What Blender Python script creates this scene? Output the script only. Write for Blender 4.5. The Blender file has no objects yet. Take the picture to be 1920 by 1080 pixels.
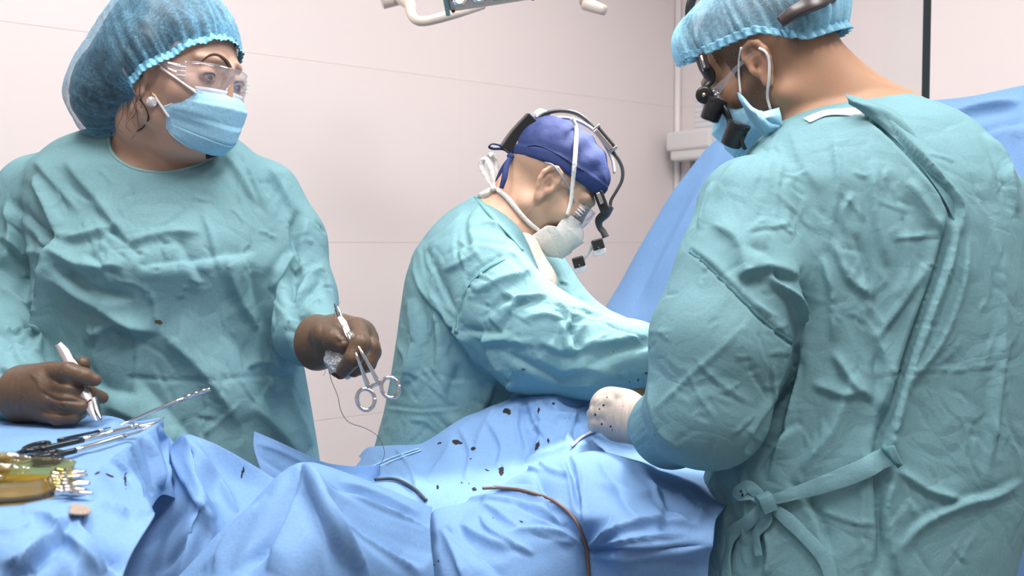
import bpy, math, random
import numpy as np
from mathutils import Vector, Matrix
from mathutils.bvhtree import BVHTree

random.seed(7)
rng = np.random.RandomState(5)
COL = bpy.context.scene.collection
SC = bpy.context.scene

# ------------------------------------------------------------------ camera
F_PX = 1867.0
PITCH = math.radians(2.6)
CAMZ = 1.26
cam_d = bpy.data.cameras.new('camera'); cam = bpy.data.objects.new('camera', cam_d); COL.objects.link(cam)
cam.location = (0, 0, CAMZ); cam.rotation_euler = (math.pi/2 - PITCH, 0, 0)
cam_d.sensor_width = 36; cam_d.lens = 36*F_PX/1920; cam_d.clip_start = .02
cam_d.dof.use_dof = True; cam_d.dof.focus_distance = 1.75; cam_d.dof.aperture_fstop = 7.0
SC.camera = cam
SC.view_settings.view_transform = 'Standard'; SC.view_settings.look = 'None'
SC.view_settings.gamma = 1; SC.view_settings.use_curve_mapping = False
SC.view_settings.exposure = 0.0
SC.cycles.max_bounces = 8; SC.cycles.diffuse_bounces = 3; SC.cycles.glossy_bounces = 3; SC.cycles.transmission_bounces = 5; SC.cycles.transparent_max_bounces = 12
# world: dim neutral fill for a closed room
wd = bpy.data.worlds.new('world'); SC.world = wd; wd.use_nodes = True
wd.node_tree.nodes['Background'].inputs[0].default_value = (.9, .93, 1, 1)
wd.node_tree.nodes['Background'].inputs[1].default_value = .1

FW = np.array([0, math.cos(PITCH), -math.sin(PITCH)])
UPV = np.array([0, math.sin(PITCH), math.cos(PITCH)])
RT = np.array([1., 0, 0]); C0 = np.array([0, 0, CAMZ])
def P(px, py, d):
    return C0 + d*(FW + (px-960)/F_PX*RT - (py-540)/F_PX*UPV)
def PP(pts): return np.array([P(*p) for p in pts])
def proj(V):
    q = V - C0; d = q@FW
    return 960 + (q@RT)/d*F_PX, 540 - (q@UPV)/d*F_PX, d

def lamp_area(name, loc, rot_to, size, power, color, sizey=None, parent=None, spread=180):
    l = bpy.data.lights.new(name, 'AREA'); l.energy = power; l.color = color; l.size = size
    l.spread = math.radians(spread)
    if sizey: l.shape = 'RECTANGLE'; l.size_y = sizey
    o = bpy.data.objects.new(name, l); COL.objects.link(o)
    o.location = loc
    d = Vector(rot_to) - Vector(loc)
    o.rotation_euler = d.to_track_quat('-Z', 'Y').to_euler()
    if parent: o.parent = parent
    return o
CEIL = 3.0
PANELS = [(-.75, 1.0), (.45, .45), (-.9, 1.95), (1.5, 1.0), (.5, 2.6), (.25, 1.35), (-.5, -.4)]
PPOW = [26, 26, 3, 22, 14, 20, 7]
for (x, y), w in zip(PANELS, PPOW):
    lamp_area('unseen_panel_light', (x, y, CEIL-.06), (x, y, 0), .58, w, (1, .955, .93), .58)
LAMP_C = P(1330, -330, 2.12); LAMP_T = P(1110, 735, 1.92)
sp = bpy.data.lights.new('surgical_beam', 'SPOT'); sp.energy = 175; sp.color = (1, .93, .86)
sp.spot_size = math.radians(42); sp.spot_blend = .7; sp.shadow_soft_size = .12
spo = bpy.data.objects.new('surgical_beam', sp); COL.objects.link(spo)
spo.location = LAMP_C + np.array([0, 0, -.07])
spo.rotation_euler = (Vector(LAMP_T)-Vector(LAMP_C)).to_track_quat('-Z', 'Y').to_euler()

# ------------------------------------------------------------------ materials
def nodes(name):
    m = bpy.data.materials.new(name); m.use_nodes = True
    nt = m.node_tree
    return m, nt, nt.nodes['Principled BSDF']
def setp(b, **k):
    for kk, v in k.items():
        b.inputs[kk.replace('_', ' ')].default_value = v
def c4(c): return (c[0], c[1], c[2], 1)
def srgb(r, g, b):
    f = lambda v: (v/255/12.92) if v/255 <= .04045 else ((v/255+.055)/1.055)**2.4
    return (f(r), f(g), f(b))
def simple(name, col, rough=.5, metal=0, spec=.5, trans=0, alpha=1, emit=0):
    m, nt, b = nodes(name)
    setp(b, Base_Color=c4(col), Roughness=rough, Metallic=metal, Transmission_Weight=trans, Alpha=alpha)
    b.inputs['Specular IOR Level'].default_value = spec
    if emit: b.inputs['Emission Color'].default_value = c4(col); b.inputs['Emission Strength'].default_value = emit
    n = nt.nodes.new('ShaderNodeTexNoise'); n.inputs['Scale'].default_value = 60
    r = nt.nodes.new('ShaderNodeMapRange'); r.inputs[3].default_value = max(0, rough-.05); r.inputs[4].default_value = min(1, rough+.05)
    nt.links.new(n.outputs[0], r.inputs[0]); nt.links.new(r.outputs[0], b.inputs['Roughness'])
    return m
def cloth(name, col, rough=.8, crumple=.35, cscale=9, fine=.25, fscale=260, var=.06, transl=.0, stain=None):
    m, nt, b = nodes(name)
    N, L = nt.nodes, nt.links
    setp(b, Roughness=rough); b.inputs['Specular IOR Level'].default_value = .3
    tc = N.new('ShaderNodeTexCoord')
    nz = N.new('ShaderNodeTexNoise'); nz.inputs['Scale'].default_value = 5; nz.inputs['Detail'].default_value = 4
    L.new(tc.outputs['Object'], nz.inputs[0])
    mr = N.new('ShaderNodeMapRange'); mr.inputs[1].default_value = .3; mr.inputs[2].default_value = .7
    mr.inputs[3].default_value = 1-var; mr.inputs[4].default_value = 1+var; L.new(nz.outputs[0], mr.inputs[0])
    # fibre speckle
    fs = N.new('ShaderNodeTexNoise'); fs.inputs['Scale'].default_value = fscale; fs.inputs['Detail'].default_value = 2
    L.new(tc.outputs['Object'], fs.inputs[0])
    mr2 = N.new('ShaderNodeMapRange'); mr2.inputs[1].default_value = .3; mr2.inputs[2].default_value = .7
    mr2.inputs[3].default_value = .95; mr2.inputs[4].default_value = 1.05; L.new(fs.outputs[0], mr2.inputs[0])
    mu = N.new('ShaderNodeMath'); mu.operation = 'MULTIPLY'; L.new(mr.outputs[0], mu.inputs[0]); L.new(mr2.outputs[0], mu.inputs[1])
    vm = N.new('ShaderNodeVectorMath'); vm.operation = 'SCALE'; vm.inputs[0].default_value = col; L.new(mu.outputs[0], vm.inputs['Scale'])
    L.new(vm.outputs[0], b.inputs['Base Color'])
    # crumple facets
    ds = N.new('ShaderNodeTexNoise'); ds.inputs['Scale'].default_value = cscale*.7; ds.inputs['Detail'].default_value = 2
    L.new(tc.outputs['Object'], ds.inputs[0])
    mx = N.new('ShaderNodeVectorMath'); mx.operation = 'MULTIPLY_ADD'; mx.inputs[1].default_value = (.25,)*3
    L.new(ds.outputs[1], mx.inputs[0]); L.new(tc.outputs['Object'], mx.inputs[2])
    hs = None
    for sc_, wt in ((cscale, 1.0), (cscale*2.7, .35)):
        vo = N.new('ShaderNodeTexVoronoi'); vo.feature = 'DISTANCE_TO_EDGE'; vo.inputs['Scale'].default_value = sc_
        L.new(mx.outputs[0], vo.inputs['Vector'])
        w = N.new('ShaderNodeMath'); w.operation = 'MULTIPLY'; w.inputs[1].default_value = wt; L.new(vo.outputs[0], w.inputs[0])
        if hs is None: hs = w
        else:
            a = N.new('ShaderNodeMath'); L.new(hs.outputs[0], a.inputs[0]); L.new(w.outputs[0], a.inputs[1]); hs = a
    b1 = N.new('ShaderNodeBump'); b1.inputs['Strength'].default_value = crumple; b1.inputs['Distance'].default_value = .02
    L.new(hs.outputs[0], b1.inputs['Height'])
    b2 = N.new('ShaderNodeBump'); b2.inputs['Strength'].default_value = fine; b2.inputs['Distance'].default_value = .0012
    L.new(fs.outputs[0], b2.inputs['Height']); L.new(b1.outputs[0], b2.inputs['Normal'])
    L.new(b2.outputs[0], b.inputs['Normal'])
    if transl:
        t = N.new('ShaderNodeBsdfTranslucent'); L.new(vm.outputs[0], t.inputs[0]); L.new(b2.outputs[0], t.inputs['Normal'])
        ms = N.new('ShaderNodeMixShader'); ms.inputs[0].default_value = transl
        L.new(b.outputs[0], ms.inputs[1]); L.new(t.outputs[0], ms.inputs[2])
        L.new(ms.outputs[0], nt.nodes['Material Output'].inputs[0])
    if stain:   # dried marks carried as a vertex attribute, printed on the cloth itself
        at = N.new('ShaderNodeAttribute'); at.attribute_name = 'stain'
        nn = N.new('ShaderNodeTexNoise'); nn.inputs['Scale'].default_value = 140; nn.inputs['Detail'].default_value = 4
        L.new(tc.outputs['Object'], nn.inputs[0])
        ad = N.new('ShaderNodeMath'); ad.operation = 'MULTIPLY_ADD'; ad.inputs[1].default_value = 1.1; L.new(nn.outputs[0], ad.inputs[0]); L.new(at.outputs['Fac'], ad.inputs[2])
        th = N.new('ShaderNodeMapRange'); th.inputs[1].default_value = 1.0; th.inputs[2].default_value = 1.12; L.new(ad.outputs[0], th.inputs[0])
        mc = N.new('ShaderNodeMix'); mc.data_type = 'RGBA'; mc.inputs['B'].default_value = c4(stain)
        L.new(th.outputs[0], mc.inputs['Factor']); L.new(vm.outputs[0], mc.inputs['A']); L.new(mc.outputs['Result'], b.inputs['Base Color'])
    return m
def skinmat(name, col, dark, redden=(.55, .2, .15)):
    m, nt, b = nodes(name); N, L = nt.nodes, nt.links
    setp(b, Roughness=.48, Subsurface_Weight=.12, Subsurface_Scale=.01)
    b.inputs['Subsurface Radius'].default_value = (1, .35, .2)
    b.inputs['Specular IOR Level'].default_value = .35
    tc = N.new('ShaderNodeTexCoord')
    n = N.new('ShaderNodeTexNoise'); n.inputs['Scale'].default_value = 28; n.inputs['Detail'].default_value = 5; L.new(tc.outputs['Object'], n.inputs[0])
    mr = N.new('ShaderNodeMapRange'); mr.inputs[1].default_value = .3; mr.inputs[2].default_value = .7; mr.inputs[3].default_value = .0; mr.inputs[4].default_value = .22
    L.new(n.outputs[0], mr.inputs[0])
    mc = N.new('ShaderNodeMix'); mc.data_type = 'RGBA'; mc.inputs['A'].default_value = c4(col); mc.inputs['B'].default_value = c4([a*b_ for a, b_ in zip(col, (1.0, .8, .72))])
    L.new(mr.outputs[0], mc.inputs['Factor'])
    at = N.new('ShaderNodeAttribute'); at.attribute_name = 'hair'
    nn = N.new('ShaderNodeTexNoise'); nn.inputs['Scale'].default_value = 900; nn.inputs['Detail'].default_value = 2; L.new(tc.outputs['Object'], nn.inputs[0])
    m2 = N.new('ShaderNodeMapRange'); m2.inputs[1].default_value = .35; m2.inputs[2].default_value = .65; m2.inputs[3].default_value = .72; m2.inputs[4].default_value = 1.05
    L.new(nn.outputs[0], m2.inputs[0])
    mu = N.new('ShaderNodeMath'); mu.operation = 'MULTIPLY'; mu.use_clamp = True; L.new(m2.outputs[0], mu.inputs[0]); L.new(at.outputs['Fac'], mu.inputs[1])
    mh = N.new('ShaderNodeMix'); mh.data_type = 'RGBA'; mh.inputs['B'].default_value = c4(dark)
    L.new(mu.outputs[0], mh.inputs['Factor']); L.new(mc.outputs['Result'], mh.inputs['A'])
    ar = N.new('ShaderNodeAttribute'); ar.attribute_name = 'red'
    mrr = N.new('ShaderNodeMix'); mrr.data_type = 'RGBA'; mrr.inputs['B'].default_value = c4(redden)
    L.new(ar.outputs['Fac'], mrr.inputs['Factor']); L.new(mh.outputs['Result'], mrr.inputs['A'])
    L.new(mrr.outputs['Result'], b.inputs['Base Color'])
    bp = N.new('ShaderNodeBump'); bp.inputs['Strength'].default_value = .25; bp.inputs['Distance'].default_value = .001
    n3 = N.new('ShaderNodeTexNoise'); n3.inputs['Scale'].default_value = 350; n3.inputs['Detail'].default_value = 3; L.new(tc.outputs['Object'], n3.inputs[0])
    L.new(n3.outputs[0], bp.inputs['Height']); L.new(bp.outputs[0], b.inputs['Normal'])
    return m
def netmat(name, col, dens=.5, fibre=(.75, .9, 1), scale=70):
    """thin non-woven cap: translucent sheet crossed by fine fibres, the hair shows through"""
    m, nt, b = nodes(name); N, L = nt.nodes, nt.links
    tc = N.new('ShaderNodeTexCoord')
    ds = N.new('ShaderNodeTexNoise'); ds.inputs['Scale'].default_value = 14; L.new(tc.outputs['Object'], ds.inputs[0])
    mx = N.new('ShaderNodeVectorMath'); mx.operation = 'MULTIPLY_ADD'; mx.inputs[1].default_value = (.12,)*3
    L.new(ds.outputs[1], mx.inputs[0]); L.new(tc.outputs['Object'], mx.inputs[2])
    n = N.new('ShaderNodeTexNoise'); n.inputs['Scale'].default_value = scale; n.inputs['Detail'].default_value = 6; n.inputs['Roughness'].default_value = .75
    L.new(mx.outputs[0], n.inputs[0])
    rg = N.new('ShaderNodeMath'); rg.operation = 'SUBTRACT'; rg.inputs[1].default_value = .5; L.new(n.outputs[0], rg.inputs[0])
    ab = N.new('ShaderNodeMath'); ab.operation = 'ABSOLUTE'; L.new(rg.outputs[0], ab.inputs[0])
    fb = N.new('ShaderNodeMapRange'); fb.inputs[1].default_value = 0; fb.inputs[2].default_value = .035; fb.inputs[3].default_value = 1; fb.inputs[4].default_value = 0
    L.new(ab.outputs[0], fb.inputs[0])
    lw = N.new('ShaderNodeLayerWeight'); lw.inputs[0].default_value = .35
    at = N.new('ShaderNodeAttribute'); at.attribute_name = 'fold'
    a1 = N.new('ShaderNodeMath'); a1.operation = 'MULTIPLY_ADD'; a1.inputs[1].default_value = .14; a1.inputs[2].default_value = dens; L.new(fb.outputs[0], a1.inputs[0])
    a2 = N.new('ShaderNodeMath'); a2.operation = 'MULTIPLY_ADD'; a2.inputs[1].default_value = .6; L.new(lw.outputs['Facing'], a2.inputs[0]); L.new(a1.outputs[0], a2.inputs[2])
    a3 = N.new('ShaderNodeMath'); a3.use_clamp = True; L.new(a2.outputs[0], a3.inputs[0]); L.new(at.outputs['Fac'], a3.inputs[1])
    mc = N.new('ShaderNodeMix'); mc.data_type = 'RGBA'; mc.inputs['A'].default_value = c4(col); mc.inputs['B'].default_value = c4(fibre)
    fh = N.new('ShaderNodeMath'); fh.operation = 'MULTIPLY'; fh.inputs[1].default_value = .5; L.new(fb.outputs[0], fh.inputs[0]); L.new(fh.outputs[0], mc.inputs['Factor'])
    L.new(mc.outputs['Result'], b.inputs['Base Color']); setp(b, Roughness=.7)
    L.new(a3.outputs[0], b.inputs['Alpha'])
    bp = N.new('ShaderNodeBump'); bp.inputs['Strength'].default_value = .5; bp.inputs['Distance'].default_value = .002
    L.new(n.outputs[0], bp.inputs['Height']); L.new(bp.outputs[0], b.inputs['Normal'])
    return m
def clearmat(name, col=(1, 1, 1), gloss=.12, body=.05, fac=.45):
    m, nt, b = nodes(name); N, L = nt.nodes, nt.links
    tr = N.new('ShaderNodeBsdfTransparent'); tr.inputs[0].default_value = c4(col)
    gl = N.new('ShaderNodeBsdfGlossy'); gl.inputs['Roughness'].default_value = .06
    lw = N.new('ShaderNodeLayerWeight'); lw.inputs[0].default_value = .35
    ma = N.new('ShaderNodeMath'); ma.operation = 'MULTIPLY_ADD'; ma.inputs[1].default_value = fac; ma.inputs[2].default_value = gloss; ma.use_clamp = True
    L.new(lw.outputs['Facing'], ma.inputs[0])
    ms = N.new('ShaderNodeMixShader'); L.new(ma.outputs[0], ms.inputs[0]); L.new(tr.outputs[0], ms.inputs[1]); L.new(gl.outputs[0], ms.inputs[2])
    df = N.new('ShaderNodeBsdfDiffuse'); df.inputs[0].default_value = (.85, .9, 1, 1)
    m2 = N.new('ShaderNodeMixShader'); m2.inputs[0].default_value = body; L.new(ms.outputs[0], m2.inputs[1]); L.new(df.outputs[0], m2.inputs[2])
    L.new(m2.outputs[0], nt.nodes['Material Output'].inputs[0])
    return m

GOWN = cloth('gown_teal', (.208, .405, .455), crumple=.32, transl=.20, cscale=8, stain=(.10, .07, .045))
DRAPE = cloth('drape_blue', (.235, .435, .75), rough=.72, crumple=.10, transl=.25, cscale=4.5, fine=.3, stain=(.03, .022, .018))
WHITE = simple('white_plastic', (.8, .79, .78), .4)
MET = simple('steel', (.75, .73, .72), .22, 1)
BLK = simple('black_plastic', (.012, .012, .014), .35)

# ------------------------------------------------------------------ mesh kit
def raw_mesh(name, V, Fc, mat=None, parent=None, smooth=True):
    """V Nx3, Fc Mxk (all same k) or a list of polygons -> one mesh object"""
    me = bpy.data.meshes.new(name)
    V = np.asarray(V, np.float32)
    if isinstance(Fc, np.ndarray):
        k = Fc.shape[1]; M = len(Fc)
        me.vertices.add(len(V)); me.vertices.foreach_set('co', V.ravel())
        me.loops.add(M*k); me.loops.foreach_set('vertex_index', Fc.astype(np.int32).ravel())
        me.polygons.add(M); me.polygons.foreach_set('loop_start', np.arange(0, M*k, k, dtype=np.int32))
        me.update(calc_edges=True)
    else:
        me.from_pydata([tuple(map(float, v)) for v in V], [], Fc); me.update()
    if smooth: me.polygons.foreach_set('use_smooth', np.ones(len(me.polygons), bool))
    ob = bpy.data.objects.new(name, me); COL.objects.link(ob)
    if mat: me.materials.append(mat)
    if parent: ob.parent = parent
    return ob
def attr(ob, name, vals):
    a = ob.data.attributes.new(name, 'FLOAT', 'POINT'); a.data.foreach_set('value', np.asarray(vals, np.float32))
def empty(name, loc, label=None, cat=None, group=None):
    o = bpy.data.objects.new(name, None); COL.objects.link(o); o.empty_display_size = .05
    if label: tag(o, label, cat, group)
    return o          # kept at the world origin so that parts can be modelled in world space
def tag(o, label=None, cat=None, group=None, kind=None):
    if label: o['label'] = label
    if cat: o['category'] = cat
    if group: o['group'] = group
    if kind: o['kind'] = kind
    return o
def catmull(pts, n, tau=1.0):
    p = np.asarray(pts, float)
    if len(p) == 2: return p[0] + (p[1]-p[0])*np.linspace(0, 1, n+1)[:, None]
    q = np.vstack([2*p[0]-p[1], p, 2*p[-1]-p[-2]])
    out = []
    for i in range(1, len(q)-2):
        t = np.linspace(0, 1, n, endpoint=False)[:, None]
        a, b, c, d = q[i-1], q[i], q[i+1], q[i+2]
        m0 = tau*.5*(c-a); m1 = tau*.5*(d-b)
        out.append((2*t**3-3*t**2+1)*b+(t**3-2*t**2+t)*m0+(3*t**2-2*t**3)*c+(t**3-t**2)*m1)
    out.append(p[-1][None]); return np.vstack(out)
class MB:
    def __init__(s): s.v = []; s.f = []; s.n = 0
    def add(s, V, Fc):
        s.v.append(np.asarray(V, float)); s.f += [tuple(i+s.n for i in f) for f in Fc]; s.n += len(V); return s
    def tube(s, pts, r, seg=8, n=6, cap=True, flat=1.0, up=None):
        p = catmull(pts, n) if n > 1 else np.asarray(pts, float)
        m = len(p); rr = np.interp(np.linspace(0, 1, m), np.linspace(0, 1, len(np.atleast_1d(r))), np.atleast_1d(r)) if np.ndim(r) else np.full(m, r)
        T = np.gradient(p, axis=0); T /= np.linalg.norm(T, axis=1)[:, None]+1e-12
        u = np.asarray(up, float) if up is not None else np.array([.13, .31, .94])
        V = []
        for i in range(m):
            if up is not None: u = np.asarray(up, float)
            a = u - T[i]*(u@T[i]); a /= np.linalg.norm(a)+1e-12; b = np.cross(T[i], a); u = a
            for k in range(seg):
                th = 2*math.pi*k/seg
                V.append(p[i]+rr[i]*(math.cos(th)*a*flat+math.sin(th)*b))
        Fc = [(i*seg+k, i*seg+(k+1) % seg, (i+1)*seg+(k+1) % seg, (i+1)*seg+k) for i in range(m-1) for k in range(seg)]
        if cap: Fc += [tuple(range(seg-1, -1, -1)), tuple((m-1)*seg+k for k in range(seg))]
        return s.add(V, Fc)
    def ribbon(s, pts, width, thick, normals, n=6):
        """strap: width across, normals give the outward side"""
        p = catmull(pts, n); nn = catmull(normals, n) if np.ndim(normals) > 1 else np.tile(normals, (len(p), 1))
        T = np.gradient(p, axis=0); T /= np.linalg.norm(T, axis=1)[:, None]+1e-12
        w = np.interp(np.linspace(0, 1, len(p)), np.linspace(0, 1, len(np.atleast_1d(width))), np.atleast_1d(width))
        V = []
        for i in range(len(p)):
            N_ = nn[i]-T[i]*(nn[i]@T[i]); N_ /= np.linalg.norm(N_)+1e-12; B = np.cross(T[i], N_)
            for sx, sy in ((-1, -1), (1, -1), (1, 1), (-1, 1)):
                V.append(p[i]+B*sx*w[i]/2+N_*sy*thick/2)
        m = len(p)
        Fc = [(i*4+k, i*4+(k+1) % 4, (i+1)*4+(k+1) % 4, (i+1)*4+k) for i in range(m-1) for k in range(4)]
        Fc += [(3, 2, 1, 0), ((m-1)*4, (m-1)*4+1, (m-1)*4+2, (m-1)*4+3)]
        return s.add(V, Fc)
    def box(s, c, half, R=None):
        R = np.eye(3) if R is None else np.asarray(R)
        V = [np.asarray(c)+R@(np.array([x, y, z])*half) for x in (-1, 1) for y in (-1, 1) for z in (-1, 1)]
        return s.add(V, [(0, 1, 3, 2), (4, 6, 7, 5), (0, 4, 5, 1), (2, 3, 7, 6), (0, 2, 6, 4), (1, 5, 7, 3)])
    def lathe(s, prof, c, axis, seg=24):
        """prof: (t along axis, radius)"""
        a = np.asarray(axis, float); a /= np.linalg.norm(a)
        u = np.cross(a, [.3, .2, .9]); u /= np.linalg.norm(u); w = np.cross(a, u)
        V = [np.asarray(c)+a*t+r*(math.cos(2*math.pi*k/seg)*u+math.sin(2*math.pi*k/seg)*w) for t, r in prof for k in range(seg)]
        m = len(prof)
        Fc = [(i*seg+k, i*seg+(k+1) % seg, (i+1)*seg+(k+1) % seg, (i+1)*seg+k) for i in range(m-1) for k in range(seg)]
        Fc += [tuple(range(seg-1, -1, -1)), tuple((m-1)*seg+k for k in range(seg))]
        return s.add(V, Fc)
    def build(s, name, mat, parent=None, smooth=True, bevel=0, bseg=2):
        ob = raw_mesh(name, np.vstack(s.v), s.f, mat, parent, smooth)
        if bevel:
            b = ob.modifiers.new('bevel', 'BEVEL'); b.width = bevel; b.segments = bseg; b.limit_method = 'ANGLE'; b.angle_limit = math.radians(40)
        return ob
def frame(fwd, up=(0, 0, 1)):
    f = np.asarray(fwd, float); f = f/np.linalg.norm(f); r = np.cross(f, up); r /= np.linalg.norm(r); u = np.cross(r, f)
    return np.array([r, f, u]).T       # columns right, forward, up

def bnd(x0, x1, y0, y1, d0, d1):
    q = np.array([P(x, y, d) for x in (x0, x1) for y in (y0, y1) for d in (d0, d1)]); return q.min(0), q.max(0)
# ---- signed distance kit
def cap(Q, a, b, ra, rb=None):
    a = np.asarray(a, float); b = np.asarray(b, float); rb = ra if rb is None else rb
    ba = b-a; t = np.clip(((Q-a)@ba)/max(ba@ba, 1e-12), 0, 1)
    return np.linalg.norm(Q-(a+t[:, None]*ba), axis=1)-(ra+(rb-ra)*t)
def ell(Q, c, r, R=None):
    q = Q-np.asarray(c)
    if R is not None: q = q@np.asarray(R)
    r = np.asarray(r, float); k0 = np.linalg.norm(q/r, axis=1); k1 = np.linalg.norm(q/r**2, axis=1)+1e-9
    return k0*(k0-1)/k1
def smin(a, b, k):
    h = np.clip(.5+.5*(b-a)/k, 0, 1); return b+(a-b)*h-k*h*(1-h)
def smax(a, b, k): return -smin(-a, -b, k)
def chain(Q, pts, rr, k=.01):
    d = None
    for i in range(len(pts)-1):
        e = cap(Q, pts[i], pts[i+1], rr[i], rr[i+1]); d = e if d is None else smin(d, e, k)
    return d
def column(slices, ex=2.3):
    """torso built from level slices (py, left px, right px, depth, half depth)"""
    S = sorted([(P(0, s[0], s[3])[2], P((s[1]+s[2])/2, s[0], s[3])[0], (s[2]-s[1])/2/F_PX*s[3], P(0, s[0], s[3])[1], s[4]) for s in slices])
    S = np.array(S); zz = np.linspace(S[0, 0], S[-1, 0], 300)
    t = np.interp(zz, S[:, 0], np.arange(len(S)))
    sm = []
    ker = np.hanning(15); ker /= ker.sum()
    for j in range(1, 5):
        v = np.interp(zz, S[:, 0], S[:, j]); v = np.convolve(np.pad(v, 7, mode='edge'), ker, 'valid'); sm.append(v)
    z0, z1 = zz[0], zz[-1]
    def f(Q):
        z = Q[:, 2]; cx, rx, cy, ry = [np.interp(z, zz, v) for v in sm]
        k = ((np.abs((Q[:, 0]-cx)/rx))**ex+(np.abs((Q[:, 1]-cy)/ry))**ex)**(1/ex)
        d = (k-1)*np.minimum(rx, ry)
        return np.maximum(d, np.maximum(z-z1, z0-z))
    return f
def norm_sdf(f, e=.004):
    def g(Q):
        v = f(Q); gx = [(f(Q+np.eye(3)[i]*e)-v)/e for i in range(3)]
        return v/np.maximum(np.sqrt(gx[0]**2+gx[1]**2+gx[2]**2), .6)
    return g
def iso(f, lo, hi, h, cs=4, band=2.0):
    """surface nets over a narrow band; returns V, F(quads)"""
    lo = np.asarray(lo, float); hi = np.asarray(hi, float)
    nc = np.ceil((hi-lo)/(h*cs)).astype(int); n = nc*cs+1
    def ev(pts):
        out = np.empty(len(pts))
        for i in range(0, len(pts), 400000): out[i:i+400000] = f(pts[i:i+400000])
        return out
    ax = [lo[i]+np.arange(nc[i]+1)*h*cs for i in range(3)]
    G = np.stack(np.meshgrid(*ax, indexing='ij'), -1).reshape(-1, 3)
    c = ev(G).reshape(nc+1)
    near = np.abs(c) < h*cs*band
    cell = np.zeros(nc, bool)
    for i in (0, 1):
        for j in (0, 1):
            for k in (0, 1): cell |= near[i:i+nc[0], j:j+nc[1], k:k+nc[2]]
    m = np.zeros(n, bool)
    big = cell.repeat(cs, 0).repeat(cs, 1).repeat(cs, 2)
    for i in (0, 1):
        for j in (0, 1):
            for k in (0, 1): m[i:i+big.shape[0], j:j+big.shape[1], k:k+big.shape[2]] |= big
    idx = [np.clip(np.round(np.arange(n[i])/cs).astype(int), 0, nc[i]) for i in range(3)]
    val = c[np.ix_(*idx)].astype(np.float64)
    ii = np.argwhere(m); val[m] = ev(lo+ii*h)
    ins = val < 0
    s = np.zeros(n-1, np.int8)
    for i in (0, 1):
        for j in (0, 1):
            for k in (0, 1): s += ins[i:i+n[0]-1, j:j+n[1]-1, k:k+n[2]-1]
    act = (s > 0) & (s < 8); ci = np.argwhere(act); vid = -np.ones(n-1, np.int64); vid[act] = np.arange(len(ci))
    acc = np.zeros((len(ci), 3)); cnt = np.zeros(len(ci))
    cor = [(i, j, k) for i in (0, 1) for j in (0, 1) for k in (0, 1)]
    for a in cor:
        for axn in range(3):
            if a[axn]: continue
            b = list(a); b[axn] = 1
            va = val[ci[:, 0]+a[0], ci[:, 1]+a[1], ci[:, 2]+a[2]]; vb = val[ci[:, 0]+b[0], ci[:, 1]+b[1], ci[:, 2]+b[2]]
            x = (va < 0) != (vb < 0); t = np.where(x, va/np.where(x, va-vb, 1), 0)
            p = np.array(a, float)[None]+np.zeros((len(ci), 3)); p[:, axn] += t
            acc[x] += p[x]; cnt += x
    V = lo+(ci+acc/cnt[:, None])*h
    Fs = []
    for axn in range(3):
        u, w = [(1, 2), (2, 0), (0, 1)][axn]
        sh = list(n); a = [slice(None)]*3; b = [slice(None)]*3
        a[axn] = slice(0, n[axn]-1); b[axn] = slice(1, n[axn])
        x = ins[tuple(a)] != ins[tuple(b)]
        # interior only
        sl = [slice(None)]*3; sl[u] = slice(1, n[u]-1); sl[w] = slice(1, n[w]-1)
        q = np.argwhere(x[tuple(sl)]); 
        if not len(q): continue
        q[:, u] += 1; q[:, w] += 1
        def at(du, dw):
            r = q.copy(); r[:, u] += du; r[:, w] += dw; return vid[r[:, 0], r[:, 1], r[:, 2]]
        quad = np.stack([at(-1, -1), at(0, -1), at(0, 0), at(-1, 0)], 1)
        flip = ~ins[q[:, 0], q[:, 1], q[:, 2]]
        quad[flip] = quad[flip][:, ::-1]
        Fs.append(quad)
    Fq = np.vstack(Fs)
    return V, Fq
def smooth_v(V, Fq, it=2, lam=.5):
    for _ in range(it):
        a = np.zeros_like(V); c = np.zeros(len(V))
        k = Fq.shape[1]
        for i in range(k):
            j = (i+1) % k
            for d in range(3):
                a[:, d] += np.bincount(Fq[:, i], V[Fq[:, j], d], len(V)) + np.bincount(Fq[:, j], V[Fq[:, i], d], len(V))
            c += np.bincount(Fq[:, i], minlength=len(V))+np.bincount(Fq[:, j], minlength=len(V))
        V = V+lam*(a/np.maximum(c, 1)[:, None]-V)
    return V
def vnormals(V, Fq):
    a = V[Fq[:, 0]]; b = V[Fq[:, 1]]; c = V[Fq[:, 2]]; d = V[Fq[:, -1]]
    n = np.cross(c-a, d-b) if Fq.shape[1] == 4 else np.cross(b-a, c-a)
    N_ = np.zeros_like(V)
    for i in range(Fq.shape[1]):
        for k in range(3): N_[:, k] += np.bincount(Fq[:, i], n[:, k], len(V))
    return N_/(np.linalg.norm(N_, axis=1)[:, None]+1e-12)
def seg_field(px, py, pts):
    """signed distance to a drawn polyline and position along it (0..1)"""
    p = catmull([tuple(map(float, q)) for q in pts], 5) if len(pts) > 2 else np.asarray(pts, float)
    L = np.concatenate([[0], np.cumsum(np.linalg.norm(np.diff(p, axis=0), axis=1))])
    best = np.full(len(px), 1e9); sg = np.zeros(len(px)); tt = np.zeros(len(px))
    for i in range(len(p)-1):
        ax, ay = p[i]; bx, by = p[i+1]; dx, dy = bx-ax, by-ay; l2 = dx*dx+dy*dy+1e-9
        t = np.clip(((px-ax)*dx+(py-ay)*dy)/l2, 0, 1)
        ex = px-(ax+t*dx); ey = py-(ay+t*dy); d = np.hypot(ex, ey)
        b = d < best
        best[b] = d[b]; sg[b] = np.sign(dx*ey-dy*ex)[b]*d[b]; tt[b] = ((L[i]+t*(L[i+1]-L[i]))/L[-1])[b]
    return sg, tt
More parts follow.
